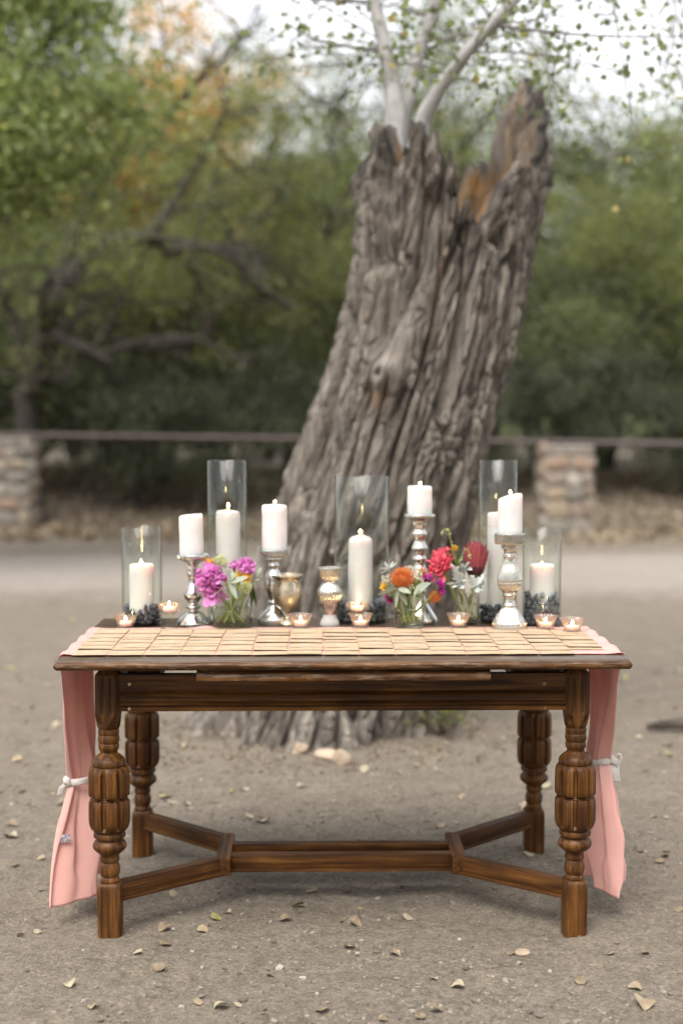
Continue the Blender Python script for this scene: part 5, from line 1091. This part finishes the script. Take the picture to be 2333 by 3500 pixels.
aster(W(893, 1374, 4.205), 0.021, (-0.5, -0.3, -0.6), (JX + 0.01, JY, FB), 'deep magenta aster drooping below the leaves of the squat jar', 23)
floret_ball('white_blossom', W(888, 1333, 4.20), 0.015, 16, P_CREAM, (JX, JY, FB), 'cream blossom cluster on the outer side of the pincushion', F2, 0.5, 31)
floret_ball('white_blossom', W(955, 1325, 4.19), 0.016, 18, P_CREAM, (JX, JY, FB), 'cream blossom cluster between the pincushion and the magenta aster', F2, 0.5, 32)
floret_ball('white_blossom', W(963, 1309, 4.22), 0.012, 14, P_CREAM, (JX, JY, FB), 'cream blossom cluster above the magenta aster', F2, 0.5, 33)
floret_ball('white_blossom', W(944, 1349, 4.17), 0.008, 10, P_CREAM, (JX, JY, FB), 'tiny cream blossom cluster below the pincushion', F2, 0.55, 34)
sprig('silver_rosette', W(892, 1308, 4.215), [W(892, 1284, 4.215), W(872, 1304, 4.20), W(875, 1318, 4.20), W(905, 1290, 4.22), W(913, 1294, 4.22), W(883, 1291, 4.20), W(890, 1300, 4.17)], 0.03, 0.011, MILLER, (JX - 0.01, JY, FB), 'silvery leaf rosette above the cream blossoms', F2)
sprig('sage_sprig', W(915, 1352, 4.165), [W(868, 1370, 4.17), W(943, 1361, 4.15), W(912, 1395, 4.16), W(930, 1392, 4.165), W(882, 1352, 4.18)], 0.055, 0.03, SAGE, (JX - 0.01, JY - 0.02, FB), 'broad sage leaves folding over the rim of the squat jar', F2)
sprig('sage_sprig', W(952, 1368, 4.16), [W(992, 1343, 4.15), W(950, 1400, 4.17), W(968, 1352, 4.17)], 0.05, 0.032, SAGE, (JX + 0.01, JY - 0.02, FB), 'cupped grey-green leaf below the vivid magenta aster', F2, fold=0.6)
for k in range(7):
    a = rg.uniform(0, 6.28); b = a + PI + rg.uniform(-.8, .8); p0 = np.array([JX + 0.03 * math.cos(a), JY + 0.03 * math.sin(a), ZT + 0.095]); p1 = np.array([JX + 0.033 * math.cos(b), JY + 0.033 * math.sin(b), ZT + 0.020])
    o = ob('cut_stem', mesh_py('cut_stem', *tube(spline([p0, (p0 + p1) / 2 + rg.normal(size=3) * 0.006, p1], 8), 0.0025, 7), STEM)); tag(o, 'cut flower stem standing in the squat glass jar', 'stem', 'cut stems in the squat glass jar')
sprig('green_filler', W(930, 1345, 4.23), [W(905, 1305, 4.23), W(942, 1302, 4.24), W(958, 1340, 4.22), W(900, 1350, 4.22), W(935, 1372, 4.20), W(970, 1362, 4.215)], 0.05, 0.022, GREEN, (JX, JY, FB), 'dark green filler leaves behind the large pincushion', F2)
floret_ball('white_blossom', W(940, 1310, 4.22), 0.014, 16, P_CREAM, (JX, JY, FB), 'cream blossom cluster just above the large pincushion', F2, 0.5, 35)
peony('ranunculus', W(880, 1347, 4.205), 0.012, (-0.5, -0.7, 0.2), P_YEL, (JX, JY, FB), 'yellow bloom under the silvery rosette', F2, 5, 26, 36)
# --- protea jar
KX, KY = 0.381, 4.325
jar('slim_jar', KX, KY, 0.0385, 0.100, 'slim glass jar holding the dark red protea', 0.033); F3 = 'flowers in the slim glass jar'
def protea(base, tip, r, foot, label):
    e = empty('protea', tuple(base), 0, label, 'flower', F3); ax = Vector(np.array(tip) - np.array(base)); L_ = ax.length; q = ax.normalized().to_track_quat('Z', 'Y'); rg = np.random.default_rng(8)
    for ring, (n, rr, h0, ln, flare) in enumerate([(13, 1.0, 0.10, 0.74, 0.34), (12, 0.92, 0.22, 0.76, 0.24), (10, 0.74, 0.30, 0.72, 0.10)]):
        V, F = leaf_patch(L_ * ln, r * 0.56, 0.16, 0.45, 0, 9, 5, 1.0); bm_ = mesh_py('bract', V, F, P_PROT)
        for k in range(n):
            ph = 2 * PI * (k + 0.5 * ring) / n; d_ = q @ Vector((math.cos(ph) * flare, math.sin(ph) * flare, 1)); p = q @ Vector((math.cos(ph) * r * 0.62 * rr, math.sin(ph) * r * 0.62 * rr, L_ * h0 * 0.8))
            x = d_.normalized(); n_ = -(q @ Vector((math.cos(ph), math.sin(ph), 0))); y = n_.cross(x).normalized(); z = x.cross(y)
            m3 = Matrix((x, y, z)).transposed(); o = ob('bract', bm_, e, p); o.rotation_euler = m3.to_euler(); o.scale = (rg.uniform(0.9, 1.08), 1, 1)
    V, F = lathe(smooth_prof([(0.003, -L_ * 0.12), (r * 0.5, 0.0), (r * 0.72, L_ * 0.2), (r * 0.70, L_ * 0.4), (r * 0.55, L_ * 0.72), (r * 0.3, L_ * 0.9), (0.002, L_ * 0.95)], 3), 24); ob('heart', mesh_py('heart', rot_pts(V, np.array(q.to_matrix())), F, P_PROTIN), e)
    V, F = lathe(smooth_prof([(0.004, -L_ * 0.2), (r * 0.42, -L_ * 0.06), (r * 0.60, L_ * 0.08), (r * 0.68, L_ * 0.20)], 3), 24, cap1=False); ob('calyx', mesh_py('calyx', rot_pts(V, np.array(q.to_matrix())), F, GREEN), e)
    stem_obj(e, base, foot, 0.005, STEM)
protea(W(1089, 1320, 4.32), W(1096, 1240, 4.315), 0.041, (KX + 0.008, KY, FB), 'dark red protea with a purple heart in the slim jar')
peony('coral_peony', W(1011, 1293, 4.29), 0.038, (-0.35, -0.8, 0.45), P_CORAL, (KX - 0.01, KY, FB), 'round coral pink peony beside the dark red protea', F3, 10, 90, 41, hang=[(-0.016, -0.012, -0.06), (0.004, -0.02, -0.062), (-0.03, -0.01, -0.045)])
peony('coral_bud', W(1027, 1262, 4.30), 0.010, (0, -0.5, 0.8), P_CORAL, (KX, KY, FB), 'coral bud above the round coral peony', F3, 4, 16, 42)
floret_ball('billy_button', W(1043, 1260, 4.31), 0.0105, 60, P_YEL, (KX, KY, FB), 'yellow button flower between the coral peony and the protea', F3, 0.3, 43)
for base, tips, lb in [(W(1058, 1340, 4.275), [W(1030, 1300, 4.26), W(1027, 1346, 4.255), W(1048, 1312, 4.25), W(1070, 1332, 4.25), W(1038, 1350, 4.25), W(1062, 1355, 4.25)], 'frilled silver leaf cluster below the coral peony'), (W(1092, 1345, 4.28), [W(1115, 1318, 4.27), W(1117, 1340, 4.27), W(1078, 1322, 4.265), W(1098, 1362, 4.26), W(1108, 1356, 4.265), W(1082, 1350, 4.26)], 'frilled silver leaf cluster below the protea'), (W(1066, 1308, 4.29), [W(1076, 1290, 4.27), W(1058, 1296, 4.27), W(1084, 1308, 4.27), W(1050, 1304, 4.27)], 'small silver leaf cluster between the coral peony and the protea')]:
    sprig('dusty_miller', base, tips, 0.05, 0.034, MILLER, (KX + rg.uniform(-.012, .012), KY - 0.015, FB), lb, F3, lobes=3, ruff=0.003, sr=0.0032)
def grass_sprig(P, label, sd):
    P = [np.array(p) for p in P]; e = empty('seed_sprig', tuple(P[0]), 0, label, 'foliage', F3); S = spline(P, 20); ob('stem', mesh_py('stem', *tube(S - P[0], 0.0014, 6), STEM), e); mb = MB(); r_ = np.random.default_rng(sd)
    for k in range(26):
        i = r_.integers(7, 20); V, F = leaf_patch(0.010, 0.004, 0.1, 0.3, 0, 4, 3); d_ = Vector(r_.normal(size=3)); d_.z += 0.6; mb.add(rot_pts(V, frame(d_.normalized(), 0), S[i] - P[0]), F)
    ob('seeds', mb.mesh('seeds', P_LIME), e)
grass_sprig([(KX, KY, ZT + 0.06), W(1048, 1300, 4.30), W(1036, 1250, 4.295), W(1030, 1222, 4.29), W(1019, 1216, 4.285), W(1013, 1228, 4.28)], 'green seed sprig arching above the coral peony', 1)
grass_sprig([(KX, KY, ZT + 0.06), W(1056, 1310, 4.28), W(1060, 1275, 4.27), W(1072, 1262, 4.265), W(1080, 1282, 4.26)], 'green seed sprig curling in front of the protea', 2)
sprig('green_leaves', W(1050, 1300, 4.31), [W(1044, 1272, 4.31), W(1056, 1280, 4.31), W(1033, 1290, 4.30), W(1068, 1300, 4.31)], 0.05, 0.02, GREEN, (KX, KY, FB), 'dark green leaves between the coral peony and the protea', F3)
for k in range(6):
    a = rg.uniform(0, 6.28); b = a + PI + rg.uniform(-.8, .8); p0 = np.array([KX + 0.022 * math.cos(a), KY + 0.022 * math.sin(a), ZT + 0.10]); p1 = np.array([KX + 0.026 * math.cos(b), KY + 0.026 * math.sin(b), ZT + 0.018])
    o = ob('cut_stem', mesh_py('cut_stem', *tube(spline([p0, (p0 + p1) / 2, p1], 8), 0.0036, 8), STEM_PALE)); tag(o, 'pale woolly flower stem standing in the slim glass jar', 'stem', 'cut stems in the slim glass jar')

# ------------------------------------------------------------------ on the ground
ROCK = simple('tan_rock', (0.34, 0.26, 0.19), 0.85, 0.2, 14.0, 0.5, 0.004)
for x, y, s, rz, q, lb in [(-0.055, 5.66, 0.055, -0.5, (1, 0.6, 0.5), 'rounded long stone at the foot of the broken trunk'), (0.0, 5.58, 0.042, 0.3, (1, 0.7, 0.85), 'angular tan stone at the foot of the broken trunk'), (-0.165, 5.72, 0.036, 1.0, (1, 0.8, 0.7), 'lumpy yellow stone at the foot of the broken trunk'), (0.47, 3.62, 0.020, 0.4, (1, 0.7, 0.4), 'flat pinkish stone near a front table leg'), (0.66, 5.0, 0.035, 1.0, (1, 0.7, 0.6), 'pale stone on the dirt behind the table')]:
    V, F = pebble(3, int(abs(x) * 997) + 3, q, 0.35); o = ob('rock', mesh_py('rock', V * s, F, ROCK), None, (x, y, float(gz(x, y)) + s * q[2] * 0.45), (0.1, 0.05, rz)); tag(o, lb, 'rock', 'rocks on the ground')
S = spline([(1.36, 6.28, 0.035), (1.6, 6.3, 0.06), (2.0, 6.35, 0.075), (2.6, 6.3, 0.085)], 24)
S[:, 2] += gz(S[:, 0], S[:, 1]) - 0.012
o = ob('dead_log', mesh_py('dead_log', *tube(S, np.linspace(0.010, 0.085, 24) ** 0.8 * 0.42, 16, rough=0.25, seed=4), simple('weathered_log', (0.06, 0.047, 0.037), 0.9, 0.3, 20.0, 0.6, 0.01))); tag(o, 'dark dead branch lying on the bare dirt', 'log')
# dry weeds beside the trunk
we = empty('dry_weed', (0.42, 6.02, float(gz(0.42, 6.02))), 0, 'dry weed clump with a few green leaves beside the trunk base', 'plant'); r_ = np.random.default_rng(9); mb = MB(); LCw = []
for k in range(26):
    a = r_.uniform(0, 6.28); L_ = r_.uniform(0.08, 0.22); e_ = np.array([math.cos(a) * L_, math.sin(a) * L_, r_.uniform(0.03, 0.20)]); Sx = spline([(0, 0, -0.01), e_ * 0.5 + np.array([0, 0, 0.04]), e_], 7); mb.add(*tube(Sx, np.linspace(0.004, 0.0015, 7), 5)); LCw.append(Sx[3:])
ob('stalks', mb.mesh('stalks', simple('dry_stalk', (0.16, 0.12, 0.085), 0.9)), we)
C = np.concatenate(LCw); C = C[r_.integers(0, len(C), 260)] + r_.normal(size=(260, 3)) * 0.018; C[:, 2] = np.maximum(C[:, 2], 0.01); V, Q = leaf_cloud(C, 0.035, 0.014, r_); ob('leaves', mesh_np('leaves', V, Q, LEAF_MESQ, False), we)
# fallen leaves: one by one where they can be picked out
def fallen_mesh(k):
    V, F = leaf_patch(0.040, 0.034, 0.0, 0.13, 0, 8, 5, 1.0, k); V = np.array(V); V[:, 0] -= 0.02; V[:, 2] += 0.006 * np.sin(V[:, 0] * 90 + k) + 0.004 * np.sin(V[:, 1] * 110 + 2 * k) ; V[:, 2] -= V[:, 2].min() - 0.0006
    m = FLM[k % 4]; return mesh_py('fallen_leaf', V, F, m)
FLM = [simple('fallen_leaf_%d' % k, c_, 0.75, 0.15, 60.0) for k, c_ in enumerate([(0.28, 0.215, 0.135), (0.20, 0.15, 0.095), (0.33, 0.28, 0.19), (0.27, 0.24, 0.09)])]
FM = [fallen_mesh(k) for k in range(12)]
pix = [(45, 2144), (88, 2131), (33, 1992), (95, 1975), (317, 2196), (380, 2174), (375, 2141), (465, 2144), (524, 2101), (400, 2051), (652, 2114), (715, 2049), (815, 2121), (826, 2089), (938, 2107), (800, 2174), (800, 2052), (997, 2249), (908, 2189), (1050, 2267), (1173, 2193), (1400, 2192), (1333, 2254), (1482, 2188), (1478, 2309), (1457, 2267), (740, 2320), (510, 2313), (545, 2307), (620, 2240), (215, 2310), (455, 2306), (163, 2261), (365, 2227), (965, 2339), (880, 2341), (1002, 2324), (1525, 1969), (1515, 1981), (1557, 2091), (683, 2085), (497, 2117), (530, 1829), (1530, 1958), (1470, 1960), (1205, 1960), (1215, 1972), (430, 1855), (395, 1850), (915, 1792), (1035, 1700), (1230, 1690), (1490, 1745), (1510, 1730), (1540, 1715), (1465, 1700), (120, 1830), (60, 1760), (30, 1900), (105, 1705), (1185, 1880), (1160, 1905), (1100, 1760), (980, 1890), (1010, 1905), (470, 1735), (340, 1770), (1500, 1880)]
r_ = np.random.default_rng(12)
LLAB = ['curled tan fallen leaf lying on the bare dirt', 'dull brown fallen leaf lying on the bare dirt', 'pale straw-coloured fallen leaf lying on the bare dirt', 'yellow-green fallen leaf lying on the bare dirt']
for k, (px, py) in enumerate(pix):
    t = 0.059; a = (px - 784) / 3267.0; b = (1176 - py) / 3267.0; dz_ = -math.sin(t) + b * math.cos(t); kk = -1.3634 / dz_; x, y = a * kk, (math.cos(t) + b * math.sin(t)) * kk
    big = 1.45 if (px, py) == (1478, 2309) else r_.uniform(0.55, 1.0)
    fi = 3 if (px, py) in ((683, 2085), (497, 2117), (530, 1829)) else int(r_.choice([0, 1, 2, 4, 5, 6, 8, 9, 10]))
    o = ob('fallen_leaf', FM[fi], None, (x, y, float(gz(x, y)) + 0.0015), (r_.normal() * 0.12, r_.normal() * 0.12, r_.uniform(0, 6.28)), big)
    tag(o, LLAB[fi % 4], 'leaf', 'fallen leaves on the dirt')
for k in range(130):
    y = r_.uniform(4.6, 10.5); x = r_.uniform(-1, 1) * (0.35 * y) + 0.2
    if abs(x) < 0.62 and 5.6 < y < 7.1: continue
    fi = int(r_.integers(0, 12)); o = ob('fallen_leaf', FM[fi], None, (x, y, float(gz(x, y)) + 0.0015), (r_.normal() * 0.2, r_.normal() * 0.2, r_.uniform(0, 6.28)), r_.uniform(0.6, 1.3)); tag(o, LLAB[fi % 4], 'leaf', 'fallen leaves on the dirt')
# loose gravel
r_ = np.random.default_rng(33); n = 25000; pv, pf = ico(1); pf = np.asarray(pf)
yy = 2.75 + 6.5 * r_.random(n) ** 1.7; xx = r_.uniform(-1, 1, n) * (0.33 * yy + 0.25); patch = fbm(xx * 1.3, yy * 1.3, 0, 3, 9); keep = r_.random(n) < np.clip(0.55 + 1.4 * patch, 0.12, 1); xx, yy = xx[keep], yy[keep]; n = len(xx)
sz = np.clip(r_.lognormal(-5.85, 0.55, n), 0.0012, 0.010) * (1 + 0.25 * (yy > 4.8)); sc3 = sz[:, None] * r_.uniform(0.65, 1.25, (n, 3)) * np.array([1, 1, 0.65])
ang = r_.uniform(0, 6.28, n); jit = 1 + 0.22 * r_.normal(size=(n, 12, 1)).clip(-1.5, 1.5) if len(pv) == 12 else 1 + 0.16 * r_.normal(size=(n, len(pv), 1)).clip(-1.5, 1.5)
P = pv[None] * jit * sc3[:, None, :]; ca, sa = np.cos(ang)[:, None], np.sin(ang)[:, None]; Px = P[:, :, 0] * ca - P[:, :, 1] * sa; Py = P[:, :, 0] * sa + P[:, :, 1] * ca
V = np.stack([Px + xx[:, None], Py + yy[:, None], P[:, :, 2] + (gz(xx, yy) + sz * 0.25)[:, None]], 2).reshape(-1, 3); Q = (pf[None] + (np.arange(n) * len(pv))[:, None, None]).reshape(-1, 3)
o = ob('gravel', mesh_np('gravel', V, Q, PEB, False)); tag(o, 'loose small gravel scattered over the dirt', 'gravel', kind='stuff')
# twigs and dry bits on the dirt, thicker round the foot of the trunk
n = 420; mb = MB(); 
for k in range(n):
    near = r_.random() < 0.4; a_ = r_.uniform(PI, 2 * PI)
    x, y = (-0.08 + math.cos(a_) * r_.uniform(0.5, 0.95), 6.33 + math.sin(a_) * r_.uniform(0.5, 0.95)) if near else (r_.uniform(-1.6, 1.7), r_.uniform(3.0, 7.5))
    L_ = r_.uniform(0.008, 0.035); t_ = r_.uniform(0, 6.28); z_ = float(gz(x, y)) + 0.003; dx, dy = math.cos(t_) * L_, math.sin(t_) * L_
    mb.add(*tube([(x - dx, y - dy, z_), (x + r_.normal() * 0.004, y, z_ + r_.uniform(0, 0.006)), (x + dx, y + dy, z_)], r_.uniform(0.0006, 0.0014), 5))
o = ob('dry_twigs', mb.mesh('dry_twigs', simple('dry_twig', (0.17, 0.135, 0.10), 0.9, 0.3))); tag(o, 'dry twigs littering the dirt around the trunk', 'twigs', kind='stuff')
n = 650; a_ = r_.uniform(PI * 0.95, PI * 2.05, n); q_ = r_.uniform(0.42, 0.95, n) ** 1.0; xx = -0.08 + np.cos(a_) * q_ * 1.1; yy = 6.33 + np.sin(a_) * q_; C = np.stack([xx, yy, gz(xx, yy) + r_.uniform(0.002, 0.012, n)], 1); V, Q = leaf_cloud(C, 0.022, 0.013, r_)
o = ob('bark_litter', mesh_np('bark_litter', V, Q, LEAF_DRY, False)); tag(o, 'bits of bark and dry leaf heaped at the foot of the trunk', 'litter', kind='stuff')
# leaf litter on the bank under the thicket
n = 16000; yy = r_.uniform(16.8, 26, n); xx = r_.uniform(-11, 11, n); C = np.stack([xx, yy, gz(xx, yy) + r_.uniform(0.005, 0.07, n)], 1); V, Q = leaf_cloud(C, 0.13, 0.07, r_)
o = ob('leaf_litter', mesh_np('leaf_litter', V, Q, LEAF_DRY, False)); tag(o, 'dry brown leaf litter on the bank under the thicket', 'leaf litter', kind='stuff')
